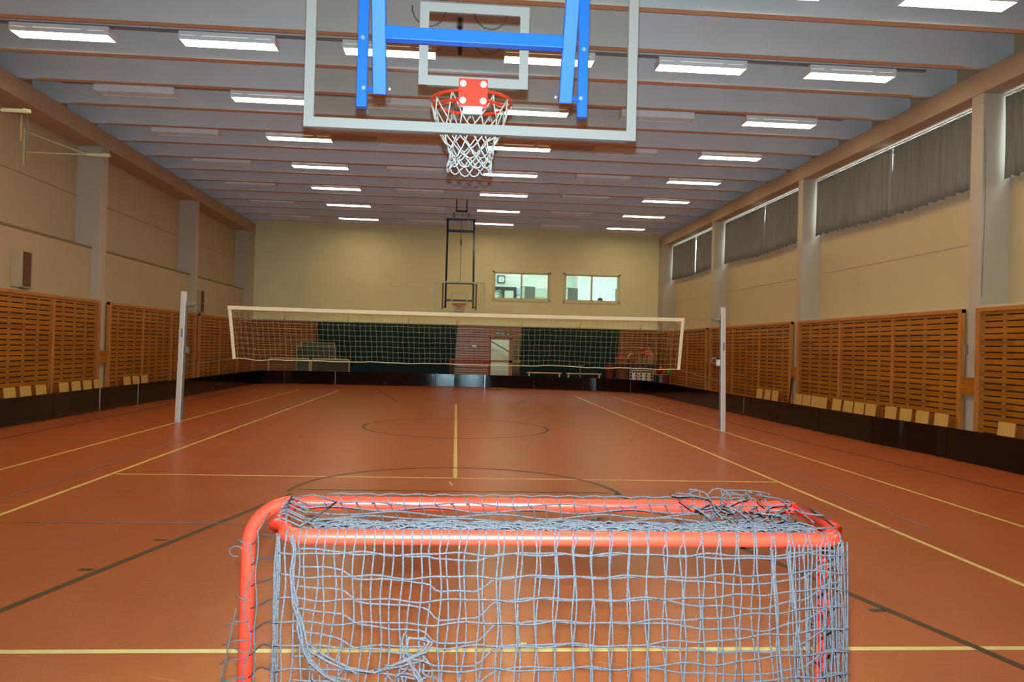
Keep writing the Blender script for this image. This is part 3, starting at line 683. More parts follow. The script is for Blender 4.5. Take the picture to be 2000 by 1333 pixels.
# ---------------------------------------------------------------- basketball hoops (local: board plane at y=0, court towards +y)
def hoop(loc, rz, zb, steel, label, detail):
    t = tag(empty('basketball_hoop', (loc[0], loc[1], 0), rz), label, 'basketball hoop', 'ceiling hung basketball hoops')
    x0, x1, z0, z1 = -.9, .9, zb, zb+1.1
    q = MB(); q.box(x0+.05, x1-.05, -.006, .006, z0+.05, z1-.05); q.build('backboard_glass', M_glass, t)
    q = MB()
    for (a, c, e, f) in ((x0, x1, z0, z0+.052), (x0, x1, z1-.052, z1), (x0, x0+.052, z0+.052, z1-.052), (x1-.052, x1, z0+.052, z1-.052)): q.box(a, c, -.012, .012, e, f)
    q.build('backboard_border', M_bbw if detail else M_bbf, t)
    q = MB(); i0 = z0+.255
    for (a, c, e, f) in ((-.297, .297, i0, i0+.052), (-.297, .297, i0+.40, i0+.45), (-.297, -.247, i0+.052, i0+.40), (.247, .297, i0+.052, i0+.40)): q.box(a, c, -.0075, -.006, e, f)
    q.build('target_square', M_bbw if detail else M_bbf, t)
    RZ = zb+.293; rc = .39
    q = MB(); q.tube([(.235*math.cos(a), rc+.235*math.sin(a), RZ) for a in [2*math.pi*i/40 for i in range(40)]], .010, 8, closed=True)
    q.tube([(-.21, rc+.10-.01, RZ-.01), (-.10, rc-.16, RZ-.05), (-.05, .03, RZ-.07)], .008, 6); q.tube([(.21, rc+.09, RZ-.01), (.10, rc-.16, RZ-.05), (.05, .03, RZ-.07)], .008, 6)
    q.tube([(-.2, rc+.12, RZ), (-.215, rc-.06, RZ-.03), (-.05, .03, RZ-.09)], .008, 6); q.tube([(.2, rc+.12, RZ), (.215, rc-.06, RZ-.03), (.05, .03, RZ-.09)], .008, 6)
    q.box(-.06, .06, .006, .15, RZ-.02, RZ+.01)
    q.build('rim', M_orange, t, smooth=True)
    q = MB(); q.box(-.079, .079, -.016, -.0085, z0+.145, z0+.297); q.box(-.075, .075, .0085, .014, z0+.145, z0+.297); q.build('mounting_plate', M_orange, t, bevel=.002)
    q = MB(); q.box(-.052, .052, -.018, -.0085, z0+.105, z0+.145); q.build('plate_label', mat('grey label', (176, 206, 206), .5), t)
    for sx in (-.055, .055):
        for zz in (z0+.177, z0+.268):
            q = MB(); q.cyl((sx, -.016, zz), (sx, -.021, zz), .017, 16); c = q.build('bolt_cap', M_white, t)
            q = MB(); q.bar((sx-.006, -.0215, zz-.005), (sx-.006, -.0215, zz+.006), .003, .001, upv=(0, 1, 0)); q.bar((sx+.001, -.0215, zz+.006), (sx+.009, -.0215, zz+.005), .0025, .001, upv=(0, 1, 0)); q.bar((sx+.006, -.0215, zz-.005), (sx+.006, -.0215, zz+.004), .003, .001, upv=(0, 1, 0))
            q.build('cap_print', M_bluetxt, c)
    # net
    q = MB(); rn = random.Random(3); NS = 12; prof = [(.225, 0), (.20, -.12), (.165, -.20), (.14, -.255), (.125, -.30), (.122, -.34), (.128, -.375)]
    nodes = []
    for k, (r, dz) in enumerate(prof):
        row = []
        for i in range(NS):
            a = 2*math.pi*(i+(.5 if k % 2 else 0))/NS; rr = r*(1+rn.uniform(-.08, .08))
            row.append(Vector((rr*math.cos(a)*1.02+.01*(-dz)*3*0, rc+rr*math.sin(a), RZ-.005+dz+rn.uniform(-.012, .012))))
        nodes.append(row)
    for i in range(NS):
        a = 2*math.pi*i/NS
        q.tube([(.235*math.cos(a), rc+.235*math.sin(a), RZ-.012), (.235*math.cos(a+.03), rc+.235*math.sin(a+.03), RZ-.03), tuple(nodes[0][i]+Vector((0, 0, -.03)))], .0035, 5)
    for k in range(len(prof)-1):
        for i in range(NS):
            j2 = i if k % 2 == 0 else (i+1) % NS; j1 = (i-1) % NS if k % 2 == 0 else i
            for j in (j1, j2):
                A, B = nodes[k][i], nodes[k+1][j]; mid = (A+B)/2+Vector((rn.uniform(-.004, .004), rn.uniform(-.004, .004), -.004)); q.tube([A, mid, B], .0042, 5)
    last = nodes[-1]
    for i in range(NS):
        A = last[i]; B = last[(i+1) % NS]; q.tube([A, A*.8+B*.2-Vector((0, 0, .02)), (A+B)/2-Vector((0, 0, .028)), A*.2+B*.8-Vector((0, 0, .02)), B], .0042, 5)
    q.build('net', M_wht2, t, smooth=True)
    # steel carrier: outer rails, slanted masts up to the ceiling beams, cross bars
    for s in (-1, 1):
        q = MB(); q.box(s*.592-.027, s*.592+.027, -.062, -.014, zb+.105, zb+1.03); q.build('rail', steel, t, bevel=.004)
        for e, g in (((s*.592, -.068, zb+.47), (s*.592, -.062, zb+.47)), ((s*.58, -.075, zb+.20), (s*.58, -.062, zb+.20)), ((s*.445, -.09, zb+.195), (s*.436, -.09, zb+.195))):
            q = MB(); q.cyl(e, g, .011, 8); q.build('bolt', M_steel, t)
        q = MB(); q.cyl((s*.575, -.055, zb+.195), (s*.50, -.09, zb+.195), .014, 8); q.build('link_rod', steel, t)
        q = MB(); q.bar((s*.492, -.09, zb+.165), (s*.492, -1.5, 6.30), .07, .05, upv=(0, 1, 0)); q.build('mast', steel, t, bevel=.004)
    def my(z): return -.09-(z-zb-.165)/(6.30-zb-.165)*1.41
    for zz, h in ((zb+.44, .066), (zb+1.08, .07), (5.85, .09)):
        q = MB(); q.box(-.458, .458, my(zz)-.03, my(zz)+.03, zz-h/2, zz+h/2); q.build('cross_bar', steel, t, bevel=.004)
    q = MB(); q.box(-.56, .56, -1.55, -1.47, 6.28, 6.34); q.build('hinge_bar', steel, t)
    q = MB()
    for sx in (-.27, .27):
        q = MB(); q.cyl((sx, -1.51, 6.18), (sx, -1.51, 6.35), .035, 10); q.box(sx-.05, sx+.05, -1.56, -1.46, 6.34, 6.40); q.build('hinge_bracket', M_steel, t)
        q = MB(); q.box(sx-.03, sx+.03, -2.4, -.6, 6.365, 6.402); q.build('mounting_rail', steel, t)
    # hoist strut bracket and cable to the backboard top
    q = MB()
    q.box(-.19, .20, 1.2, 1.28, 6.12, 6.18)
    for sx in (-.19, .16): q.box(sx, sx+.04, 1.2, 1.28, 6.12, 7.1)
    q.build('hoist_bracket', steel, t)
    q = MB(); q.tube([(0, 1.24, 6.12), (0, .6, 4.98), (0, -.02, zb+1.1)], .010, 6); q.tube([(0, .75, 5.25), (0, .65, 5.07)], .03, 8); q.build('hoist_cable', M_cable, t)
    return t
hoop((.073, 4.26), 0, 2.707, M_blue, 'near glass backboard with blue frame, red rim and white net hanging overhead', True)
hoop((.18, 27.9), math.pi, 2.76, M_bluefar, 'distant basketball hoop on blue masts toned down for flash falloff in front of the end wall', False)
# pulleys with looped cables on the ceiling behind the near hoop
for i, (x, y) in enumerate(((-.02, 11.42), (-.01, 12.42))):
    t = tag(empty('hoist_pulley', (x, y, 6.2)), 'dark round hoist pulley with looped wires under the ceiling, %s the target square' % ('seen above' if i == 0 else 'seen inside'), 'pulley', 'ceiling pulleys')
    q = MB(); q.cyl((-.03, 0, .06), (.03, 0, .06), .085, 16); q.build('wheel', M_blackp, t)
    q = MB(); q.box(-.05, -.035, -.03, .03, .0, .2 if i else .9); q.box(.035, .05, -.03, .03, 0, .2 if i else .9); q.build('yoke', M_steel, t)
    q = MB()
    for s in (-1, 1): q.tube([(s*.45+.25*math.cos(a), 0, .28+.28*math.sin(a)) for a in [math.pi+math.pi*j/12 for j in range(13)]], .010, 5)
    q.build('wire_loop', M_cable, t)

# ---------------------------------------------------------------- floorball goal in the foreground
FX0, FX1, FY, FZ = -.537, 1.070, 2.17, 1.115
RX0, RX1, RY, RZ_ = -.372, .925, 1.78, 1.118
gl = tag(empty('floorball_goal', (.267, FY, 0)), 'red tubular floorball goal with grey blue net in the foreground, seen from behind', 'goal')
OG = Vector((.267, FY, 0))
def G(p): return Vector(p)-OG
TR = .0185
def bend(c, r, a0, a1, ax, n=8): # points on an arc: ax function maps (cos,sin)
    return [ax(c, r*math.cos(a0+(a1-a0)*i/n), r*math.sin(a0+(a1-a0)*i/n)) for i in range(n+1)]
q = MB(); r = .115
pts = [(FX0, FY, .02)]
pts += bend((FX0+r, FY, FZ-r), r, math.pi, math.pi/2, lambda c, a, b_: (c[0]+a, c[1], c[2]+b_), 10)
pts += bend((FX1-r, FY, FZ-r), r, math.pi/2, 0, lambda c, a, b_: (c[0]+a, c[1], c[2]+b_), 10)
pts += [(FX1, FY, .02)]
q.tube([G(p) for p in pts], TR, 16); q.build('front_frame', M_red, gl, smooth=True)
q = MB(); r = .06
pts = [(-.42, FY-.01, FZ)]+[(RX0-.03, RY+.10, RZ_)]+bend((RX0+r, RY+r, RZ_), r, math.pi, 1.5*math.pi, lambda c, a, b_: (c[0]+a, c[1]+b_, c[2]), 8)
pts += bend((RX1-r, RY+r, RZ_), r, 1.5*math.pi, 2*math.pi, lambda c, a, b_: (c[0]+a, c[1]+b_, c[2]), 8)+[(RX1+.03, RY+.10, RZ_)]+[(.985, FY-.01, FZ)]
q.tube([G(p) for p in pts], TR*.93, 16); q.build('top_rail', M_red, gl, smooth=True)
q = MB(); r = .08; YR = 1.56
pts = [(FX0, FY, .02)]+bend((FX0+r+.04, YR+r, .02), r, math.pi, 1.5*math.pi, lambda c, a, b_: (c[0]+a, c[1]+b_, c[2]), 8)+bend((FX1-r-.04, YR+r, .02), r, 1.5*math.pi, 2*math.pi, lambda c, a, b_: (c[0]+a, c[1]+b_, c[2]), 8)+[(FX1, FY, .02)]
q.tube([G(p) for p in pts], TR, 12); q.build('base_rail', M_red, gl, smooth=True)
CR = .0021
yb = RY-.019
def ysh(z): return yb-.005-(1.1-z)*.10
# main back sheet
rnd = random.Random(11)
def s1(X, z):
    dz = interp(X, [(.40, 0), (.60, .012), (.85, .035)])*min(1, (1.1-z)*6)
    wz = .003*math.sin(X*31+z*13)+.002*math.sin(X*57+z*40)
    wx = .003*math.sin(z*33+X*19)+interp(X, [(.5, 0), (.85, .01)])*(z-1)
    return (X+wx, ysh(z)+.004*math.sin(X*9+z*5), z+wz+dz)
GT = [(-.34, .03), (-.27, .026), (-.24, .022), (-.19, -.004), (-.15, -.006), (-.10, -.012), (-.05, -.018), (-.02, -.045), (.06, -.045), (.12, -.004), (.2, .002), (.45, .0), (.6, -.016), (.72, -.018), (.80, .0), (.88, .04)]
def s2(X, z):
    f = min(1, (1.12-z)*9)
    dz = interp(X, GT)*f
    wx = (.012*math.sin(z*6+1)*(X < .1)*(1.1-z)*3+.004*math.sin(z*27+X*23)-.010*(1.1-z)*interp(X, [(0, 1), (.3, 0), (.5, 0), (.9, -1.5)]))
    return (X+wx, ysh(z)+.014+.006*math.sin(X*13+z*7), z+dz+.002*math.sin(X*44+z*31))
def over_bar(X, fn, z0=1.09):
    """cord hugging the rear bar and then falling"""
    rr = TR*.93+CR; A = []
    for k in range(7):
        a = math.radians(150-k*28); A.append((X+.001*k, RY-rr*math.cos(math.radians(180)-a)*1.0 if False else RY+rr*math.cos(a)*1.0, RZ_+rr*math.sin(a)))
    return [(x, 2*RY-y, z) if False else (x, y, z) for x, y, z in A]
def wrap(X, r=TR*.93, c=(RY, RZ_), a0=30, a1=190):
    rr = r+CR*.8
    return [(X, c[0]+rr*math.cos(math.radians(a)), c[1]+rr*math.sin(math.radians(a))) for a in range(a0, a1, 20)]
q = MB(); xs1 = [-.355+.0425*i for i in range(31)]
rowsz = [1.088-.0495*k for k in range(22)]
for X in xs1:
    if X > RX1-.01: continue
    zs = [1.098-.02*i for i in range(54)]
    q.tube([G(p) for p in wrap(X)+[s1(X, z) for z in zs]], CR, 5)
for z in rowsz:
    q.tube([G(s1(-.37+.015*i, z)) for i in range(87)], CR, 5)
for X in xs1[:-1]:
    for z in rowsz:
        p = s1(X, z); q.sphere(G(p), .0034, 6)
q.build('back_net', M_cord, gl, smooth=True)
q = MB()
xs2 = [-.33+.0412*i for i in range(31)]
for X in xs2:
    if X > RX1-.01: continue
    q.tube([G(p) for p in wrap(X+.003)+[s2(X, 1.095-.02*i) for i in range(50)]], CR, 5)
for k, z in enumerate([1.084-.0495*k for k in range(21)]):
    q.tube([G(s2(-.33+.012*i, z)) for i in range(104)], CR*1.05, 5)
q.build('drop_net', M_cord, gl, smooth=True)
# bunched net pocket at lower left
q = MB()
def PX(px, py, dy=0.0):
    """point on the sagging pocket, given in goal-plane metres"""
    return (px, ysh(py)-.012+dy, py)
main = [(-.338, 1.128), (-.336, 1.10), (-.333, 1.05), (-.326, .99), (-.314, .94), (-.300, .895), (-.283, .865), (-.255, .84), (-.215, .82), (-.17, .80), (-.12, .785), (-.05, .78), (.0, .79), (.05, .82)]
for k in range(4):
    q.tube([G(PX(x+rnd.uniform(-.006, .006), z+rnd.uniform(-.006, .006), -.004*k)) for x, z in main], CR*1.3, 6)
sub = [(-.30, .90), (-.25, .872), (-.21, .853), (-.15, .848), (-.09, .86), (-.045, .885), (-.03, .905), (-.045, .917), (-.075, .912), (-.085, .88), (-.06, .84), (-.03, .80), (0, .77)]
for k in range(2): q.tube([G(PX(x+rnd.uniform(-.006, .006), z+rnd.uniform(-.006, .006), -.008)) for x, z in sub], CR*1.3, 6)
for k in range(30):
    x = rnd.uniform(-.27, .0); z = rnd.uniform(.74, .87); P = []
    dx, dz = rnd.uniform(-.03, .03), rnd.uniform(-.02, .02); a = rnd.uniform(0, 6.3)
    for i in range(9):
        P.append(G(PX(x, z, -.01+.008*math.sin(i+k)))); x += .014*math.cos(a); z += .010*math.sin(a); a += rnd.uniform(-.7, .7)
    q.tube(P, CR, 5)
q.build('bunched_net', M_cord, gl, smooth=True)
# left side sheet
q = MB()
for k in range(-1, 17):
    P = []; zp = .947-.0595*k; zr = 1.072-.0495*k
    for i in range(15):
        f = i/14; x = FX0+.012+(RX0-FX0-.014)*f; y = FY-.01+(RY+.01-FY)*f
        P.append(G((x, y, zp+(zr-zp)*f+.010*math.sin(f*math.pi)+.004*math.sin(f*7+k))))
    q.tube(P, CR, 5)
for f, zt in ((.34, 1.07),):
    x = FX0+.012+(RX0-FX0-.03)*f; y = FY-.01+(RY-.01-FY)*f
    q.tube([G((x, FY-.018, 1.09)), G((x, FY-.05, 1.088))]+[G((x+.003*math.sin(i*1.3), y, zt-.03*i)) for i in range(36)], CR, 5)
for k in range(7):
    x = RX0-.010+.002*k; y = RY+.01-.004*k
    q.tube([G((x+.002*math.sin(i*.8+k)-.0002*i+.003*math.sin(i*.31+k*2), y+.003*math.cos(i*.7+k), 1.122-.03*i)) for i in range(37)], CR, 5)
# lacing on the left post
P = []
for i in range(150):
    a = i*.55; z = 1.0-.0065*i
    if z < .05: break
    P.append(G((FX0+.008+(.0)+.022*math.sin(a*.37)*.5, FY-.021-.002*math.sin(a), z)))
q.tube(P, CR, 5)
for z in (1.01, .86, .72, .58, .44, .3):
    q.tube([G((FX0+.022*math.cos(a)*1.0-.006, FY+.022*math.sin(a), z+.006*math.sin(a*2))) for a in [j*math.pi/6 for j in range(13)]], CR, 5)
q.tube([G((FX0-.03+.018*math.cos(a), FY-.01, .985+.014*math.sin(a))) for a in [j*math.pi/5 for j in range(9)]], CR, 5)
for i in range(7):   # outer flap left of the post, low down
    z = .80-.05*i; q.tube([G((FX0-.05-.004*i, FY-.03, z-.01)), G((FX0-.02, FY-.03, z+.004)), G((FX0+.01, FY-.022, z))], CR, 5)
q.tube([G((FX0-.02-.0022*i*1.6, FY-.03, .84-.02*i)) for i in range(20)], CR, 5)
q.build('left_side_net', M_cord, gl, smooth=True)
# right side sheet
q = MB()
def rs(f, z):
    return (RX1-.002+(FX1-RX1-.015)*f+.008*math.sin(z*17+f*9)*(1-f)+.02*(1.1-z)*(1-f), RY+(FY-.02-RY)*f+.01*math.sin(z*23), z+.03*f*math.sin(z*5)+.012*math.sin(f*9+z*31))
for k in range(22):
    z = 1.07-.047*k; q.tube([G(rs(i/14, z)) for i in range(15)], CR*1.1, 5)
for f in (0, .10, .22, .35, .5, .68, .85): q.tube([G(rs(f+.03*math.sin(z_*.8+f*20), 1.118-.025*z_)) for z_ in range(43)], CR, 5)
for k in range(14):    # slack cords drawn between the corner and the post
    x0 = .79+.0105*k; P = []
    for i in range(26):
        f = i/25; P.append(G((min(.94, x0+.04*math.sin(f*3+k*.7)*f*.5), ysh(1.1-f)+.01+.12*f*(k % 3)/3, 1.118-.98*f)))
    q.tube(P, CR, 5)
q.tube([G((.74+.045*f+.06*f*f, ysh(1.1-f*.9)-.006, 1.10-.95*f)) for f in [i/20 for i in range(21)]], CR*1.6, 6)
q.tube([G((.78+.09*f+.05*f*f, ysh(1.1-f*.9)-.004, 1.10-.95*f)) for f in [i/20 for i in range(21)]], CR*1.4, 6)
for k in range(12):
    z = 1.03-.08*k; q.tube([G((FX1-.03+.03*math.cos(a)-.004*k % .01, FY-.024+.02*math.sin(a), z+.02*math.sin(a*1.5+k))) for a in [j*.6 for j in range(9)]], CR, 5)
q.build('right_side_net', M_cord, gl, smooth=True)
# top sheet
q = MB()
def tp(X, f):
    """f 0 front bar .. 1 rear bar"""
    XX = X*(1-f)+(RX0+(X-FX0)/(FX1-FX0)*(RX1-RX0))*f*1.0
    y = FY-.02+(RY+.02-FY+.02)*f
    sag = -.022*math.sin(math.pi*min(1, f*1.05))*(.8+.2*math.sin(X*7))
    return (XX+.004*math.sin(f*9+X*30), y, 1.118+.006+sag+.004*math.sin(X*23+f*17))
for i in range(32):
    X = -.335+.0425*i
    if X > .93: continue
    rr = TR+CR*.8
    fw_ = [(X, FY+rr*math.cos(math.radians(a)), FZ+rr*math.sin(math.radians(a))) for a in range(-10, 171, 18)]
    jit = .012*math.sin(i*2.1)
    q.tube([G(p) for p in fw_+[tp(X+jit*f, f) for f in [.06*j for j in range(1, 17)]]], CR, 5)
for f in (.04, .16, .27, .38, .48, .58, .66, .73, .79, .84, .88, .92, .95, .98):
    ph = f*40; q.tube([G(Vector(tp(-.42+.028*i, f))+Vector((0, .010*math.sin(i*.5+ph)*f, .008*math.sin(i*.63+ph*2)*f))) for i in range(50)], CR*(1+.25*f), 5)
for k in range(70):    # rumpled cords lying against the rear bar
    x = rnd.uniform(RX0+.02, RX1-.16); P = []; L_ = min(rnd.uniform(.15, .5), RX1-.03-x); y = RY+rnd.uniform(.022, .13); n2 = 18; ph = rnd.uniform(0, 6)
    for i in range(n2):
        P.append(G((x+L_*i/n2, y+.010*math.sin(i*.9+ph), RZ_+.012+.009*math.sin(i*1.1+ph*2)-.10*(y-RY-.02))))
    q.tube(P, CR*1.1, 5)
for i in range(8):     # wraps over the left top rail
    f = (i+.3*math.sin(i*2))/8; x = -.415+(.025)*f; y = FY-.05-(FY-RY-.12)*f; z = RZ_
    q.tube([G((x-.020, y, z-.004)), G((x-.012, y, z+.016)), G((x+.004, y, z+.021)), G((x+.025, y-.004, z+.012)), G((x+.05, y-.008, z+.002))], CR, 5)
q.tube([G((-.44+.02, FY-.03, FZ+.022)), G((-.40, RY+.2, RZ_+.022)), G((RX0, RY+.06, RZ_+.016))], CR*1.2, 5)
q.tube([G((-.42, FY-.02, FZ+.02)), G((-.36, FY-.03, FZ+.028)), G((-.30, FY-.04, FZ+.012)), G((-.33, RY+.2, RZ_+.0)), G((-.34, RY+.05, RZ_+.012))], CR*1.2, 5)
q.tube([G((.985, FY-.06, FZ+.012)), G((.96, RY+.2, RZ_+.022)), G((RX1-.0, RY+.04, RZ_+.02)), G((.80, RY+.03, RZ_+.018))], CR*1.3, 5)
q.tube([G((-.33+.02*i, FY+.004, FZ+.022+.005*abs(math.sin(i*.9)))) for i in range(60)], CR, 5)
for k in range(40):     # tangle near the right corner
    x = rnd.uniform(.66, .90); y = rnd.uniform(RY+.03, FY-.03); z = RZ_+rnd.uniform(-.02, .03); P = []; a = rnd.uniform(0, 6.3); el = rnd.uniform(-.5, .5)
    for i in range(12):
        P.append(G((x, y, z))); x += .016*math.cos(a); y += .022*math.sin(a); z = max(RZ_-.03, min(RZ_+.045, z+.012*math.sin(el))); a += rnd.uniform(-.9, .9); el += rnd.uniform(-.9, .9)
        x = min(.93, max(.6, x)); y = min(FY, max(RY+.02, y))
    q.tube(P, CR, 5)
for (x, h) in ((.70, .035), (.76, .042), (.86, .035), (.80, .03)):   # loops standing over the front bar
    q.tube([G((x+.035*math.cos(a), FY-.01+.02*math.sin(a*.5), FZ+.01+h*math.sin(a))) for a in [j*math.pi/10 for j in range(-1, 12)]], CR, 5)
q.build('top_net', M_cord, gl, smooth=True)

# ---------------------------------------------------------------- end wall area
def green_curtain(x0, x1, xb0, label):
    q = MB(); n = 240; R = 6; vs = []
    for k in range(n+1):
        u = k/n
        for r_ in range(R):
            f = r_/(R-1); x = (x0+(xb0-x0)*f)*(1-u)+(x1-.12*f)*u
            vs.append((x, YB-.30+.035*math.sin(u*(x1-x0)/.16*6.28+.5*math.sin(u*20))*(.6+.4*f)+.01*math.sin(u*57), 2.42-.006*abs(math.sin(u*70))-(2.37)*f))
    q.add(vs, [(k*R+r_, k*R+r_+1, (k+1)*R+r_+1, (k+1)*R+r_) for k in range(n) for r_ in range(R-1)])
    o = q.build('green_curtain', M_green, smooth=True); sm = o.modifiers.new('t', 'SOLIDIFY'); sm.thickness = .004
    tag(o, label, 'curtain', 'green curtains on the end wall')
green_curtain(-5.55, .17, -5.75, 'long dark green curtain left of the glazed door, reaching the floor')
green_curtain(2.87, 6.98, 2.82, 'dark green curtain right of the glazed door, reaching the floor')
t = tag(empty('ceiling_curtain_rail', (0, YB-.30, 2.44)), 'cream rail carrying the green curtains along the end wall', 'curtain rail')
q = MB(); q.box(-8.1, 8.4, -.02, .02, 0, .03); q.build('rail', M_beige, t)
for x in (-6.9, -4.35, -1.85, .15, 2.85, 5.3, 7.9):
    q = MB(); q.box(x-.015, x+.015, 0, .3, .03, .06); q.tube([(x, 0, .03), (x-.02, -.01, .12), (x+.05, -.02, .2)], .012, 6); q.build('bracket', M_grey, t)

def small_goal(x, y, w, h, m_, rr, label, cat='goal', mesh=None, grp=None):
    t = tag(empty('small_goal', (x, y, 0)), label, cat, grp)
    q = MB(); r = .10; hw = w/2
    pts = [(-hw, 0, .02)]+bend((-hw+r, 0, h-r), r, math.pi, math.pi/2, lambda c, a, b_: (c[0]+a, c[1], c[2]+b_), 6)+bend((hw-r, 0, h-r), r, math.pi/2, 0, lambda c, a, b_: (c[0]+a, c[1], c[2]+b_), 6)+[(hw, 0, .02)]
    q.tube(pts, rr, 8); q.build('front_frame', m_, t, smooth=True)
    q = MB(); q.tube([(-hw+.06, 0, h-.06), (-hw+.08, .35, h-.08), (hw-.08, .35, h-.08), (hw-.06, 0, h-.06)], rr*.8, 8); q.build('top_rail', m_, t, smooth=True)
    q = MB(); q.tube([(-hw, 0, .02), (-hw+.04, .6, .02), (hw-.04, .6, .02), (hw, 0, .02)], rr, 8)
    q.build('base_rail', m_, t, smooth=True)
    if mesh:
        q = MB()
        for i in range(int(w/.07)+1):
            xx = -hw+.05+i*(w-.1)/int(w/.07); q.tube([(xx, 0, h-.03), (xx, .35, h-.1), (xx, .55, .04)], .003, 3, cap=False)
        for k in range(int(h/.07)): z = .05+k*.07; yy = .55-.2*z/h; q.tube([(-hw, 0, z), (-hw+.06, yy, z), (hw-.06, yy, z), (hw, 0, z)], .003, 3, cap=False)
        q.build('net', mesh, t)
    return t
small_goal(-6.28, 30.75, 1.55, .93, mat('pale beige tube', (206, 190, 140), .4), .028, 'pale tubular small goal behind the boards, left one of the pair', grp='pale goals behind the far boards', mesh=M_vnet)
small_goal(-4.72, 30.80, 1.45, .93, bpy.data.materials['pale beige tube'], .028, 'pale tubular small goal with dark sheet, right one of the pair', grp='pale goals behind the far boards', mesh=M_vnet)
small_goal(.68, 31.0, 1.55, 1.03, mat('dark red tube', (176, 34, 30), .35), .028, 'dark red floorball goal with white net beside the glazed door', mesh=M_vnet)
q = MB(); q.box(-5.35, -4.05, 31.55, 31.58, .05, .82); tag(q.build('dark_mat', mat('charcoal mat', (48, 52, 50), .8), bevel=.01), 'upright charcoal mat standing behind the right pale goal', 'mat')
for i, (x0, x1, y, h) in enumerate(((-6.22, -4.7, 31.95, 1.42), (-6.12, -4.8, 32.25, 1.57))):
    t = tag(empty('table_tennis_table', ((x0+x1)/2, y, 0)), 'folded dark green table tennis half, %s' % ('front one beside the left green curtain' if i == 0 else 'taller one behind the other'), 'table', 'folded table tennis halves')
    w = (x1-x0)/2; q = MB(); q.box(-w, w, -.012, .012, .12, h-.02); q.build('table_top', M_tt, t)
    q = MB(); q.box(-w-.02, w+.02, -.018, .018, h-.02, h); q.box(-w-.02, -w, -.018, .018, .12, h-.02); q.box(w, w+.02, -.018, .018, .12, h-.02); q.build('edge_band', bpy.data.materials['pale beige tube'], t)
    for sx in (-w+.1, w-.1): q = MB(); q.bar((sx, .02, .1), (sx, .02, 0), .03, .03); q.build('leg', M_grey, t)
def bench(x0, x1, label):
    t = tag(empty('gym_bench', ((x0+x1)/2, 31.3, 0)), label, 'bench', 'gym benches before the right curtain'); w = (x1-x0)/2
    q = MB(); q.box(-w, w, -.15, .15, .56, .60); q.build('seat', M_bench, t, bevel=.005)
    for sx in (-w+.08, w-.08):
        q = MB(); q.box(sx-.02, sx+.02, -.12, .12, 0, .56); q.build('leg', M_white, t)
    q = MB(); q.box(-w+.08, w-.08, -.02, .02, .22, .25); q.build('stretcher', M_white, t)
bench(2.98, 4.36, 'low wooden bench with white legs before the right green curtain, left one'); bench(4.57, 5.98, 'low wooden bench with white legs before the right green curtain, right one')
q = MB(); q.tube([(5.15, 31.1, 0), (5.1, 31.1, .55), (5.1, 31.1, .9)], .03, 8); q.box(5.0, 5.2, 31.0, 31.2, .9, .93); tag(q.build('floor_stand', M_grey), 'thin grey stand in front of the right gym bench', 'stand')
# corner equipment on the right
t = tag(empty('brown_cabinet', (7.95, 32.2, 0)), 'low dark brown cabinet in the far right corner', 'cabinet')
q = MB(); q.box(-.75, .65, -.3, .3, 0, 1.02); q.build('body', M_brown, t, bevel=.01)
for sx in (-.4, .3): q = MB(); q.box(sx-.32, sx+.32, -.315, -.3, .06, .96); d = q.build('door', M_brown, t); q = MB(); q.sphere((sx+.25, -.33, .55), .02, 8); q.build('knob', M_steel, d)
t = tag(empty('wicker_basket', (6.95, 31.6, 0)), 'round brown wicker basket in the far right corner', 'basket')
q = MB(); q.lathe((0, 0, 0), [(.22, 0), (.26, .9), (.34, 1.0), (.30, 1.18), (.24, 1.2)], 20); q.build('body', mat('wicker', (128, 78, 42), .8, vrgb=(84, 48, 24), vscale=30), t)
q = MB(); q.tube([(.34*math.cos(a), .34*math.sin(a), 1.02) for a in [2*math.pi*i/20 for i in range(20)]], .02, 6, closed=True); q.tube([(.3*math.cos(a), 0, 1.1+.22*math.sin(a)) for a in [math.pi*i/10 for i in range(11)]], .015, 6); q.build('basket_rim', M_grey, t)
q = MB(); q.lathe((6.45, 31.8, 0), [(.16, .0), (.18, .86), (.12, 1.0), (.01, 1.02)], 16); tag(q.build('red_bag', M_redd), 'red ball bag leaning between the curtain and wicker basket', 'bag')
q = MB(); q.box(6.62, 7.0, 31.5, 31.7, 1.20, 1.26); q.box(6.72, 6.95, 31.52, 31.68, 1.26, 1.34); tag(q.build('red_bib', M_redm, bevel=.02), 'red cloth lying on top of the wicker basket', 'cloth')
q = MB(); q.tube([(7.12, 31.6, 1.2), (7.15, 31.6, 1.33), (7.24, 31.6, 1.43), (7.34, 31.6, 1.40)], .045, 8); tag(q.build('pink_hockey_blade', M_pink), 'pink curved hockey stick blade sticking out of the basket', 'hockey stick')
def paddle(x, y, z, ang, m_, label):
    t = tag(empty('hockey_stick', (x, y, 1.02)), label, 'hockey stick', 'hockey sticks standing on the cabinet')
    q = MB(); e = Vector((math.sin(ang), 0, math.cos(ang)))*(z-1.02); q.tube([(0, 0, 0), e], .014, 6); q.build('shaft', M_stick, t)
    q = MB(); q.tube([e, e+Vector((.06, 0, .04)), e+Vector((.16, 0, .02)), e+Vector((.24, 0, -.04))], [.03, .055, .06, .02], 8); q.build('blade', m_, t)
for i, (x, z, a, mm, nm) in enumerate(((7.62, 1.46, .12, M_redm, 'leftmost, with red blade'), (7.72, 1.62, -.10, M_redm, 'tallest, with red blade'), (7.84, 1.50, .15, M_orgball, 'middle, with orange blade'), (7.90, 1.40, .25, M_pink, 'right, with pink blade'), (8.02, 1.34, .35, M_pink, 'lowest, with pale pink blade'))):
    paddle(x, 31.94+.03*i, z, a, mm, 'hockey stick standing on the brown cabinet, %s' % nm)
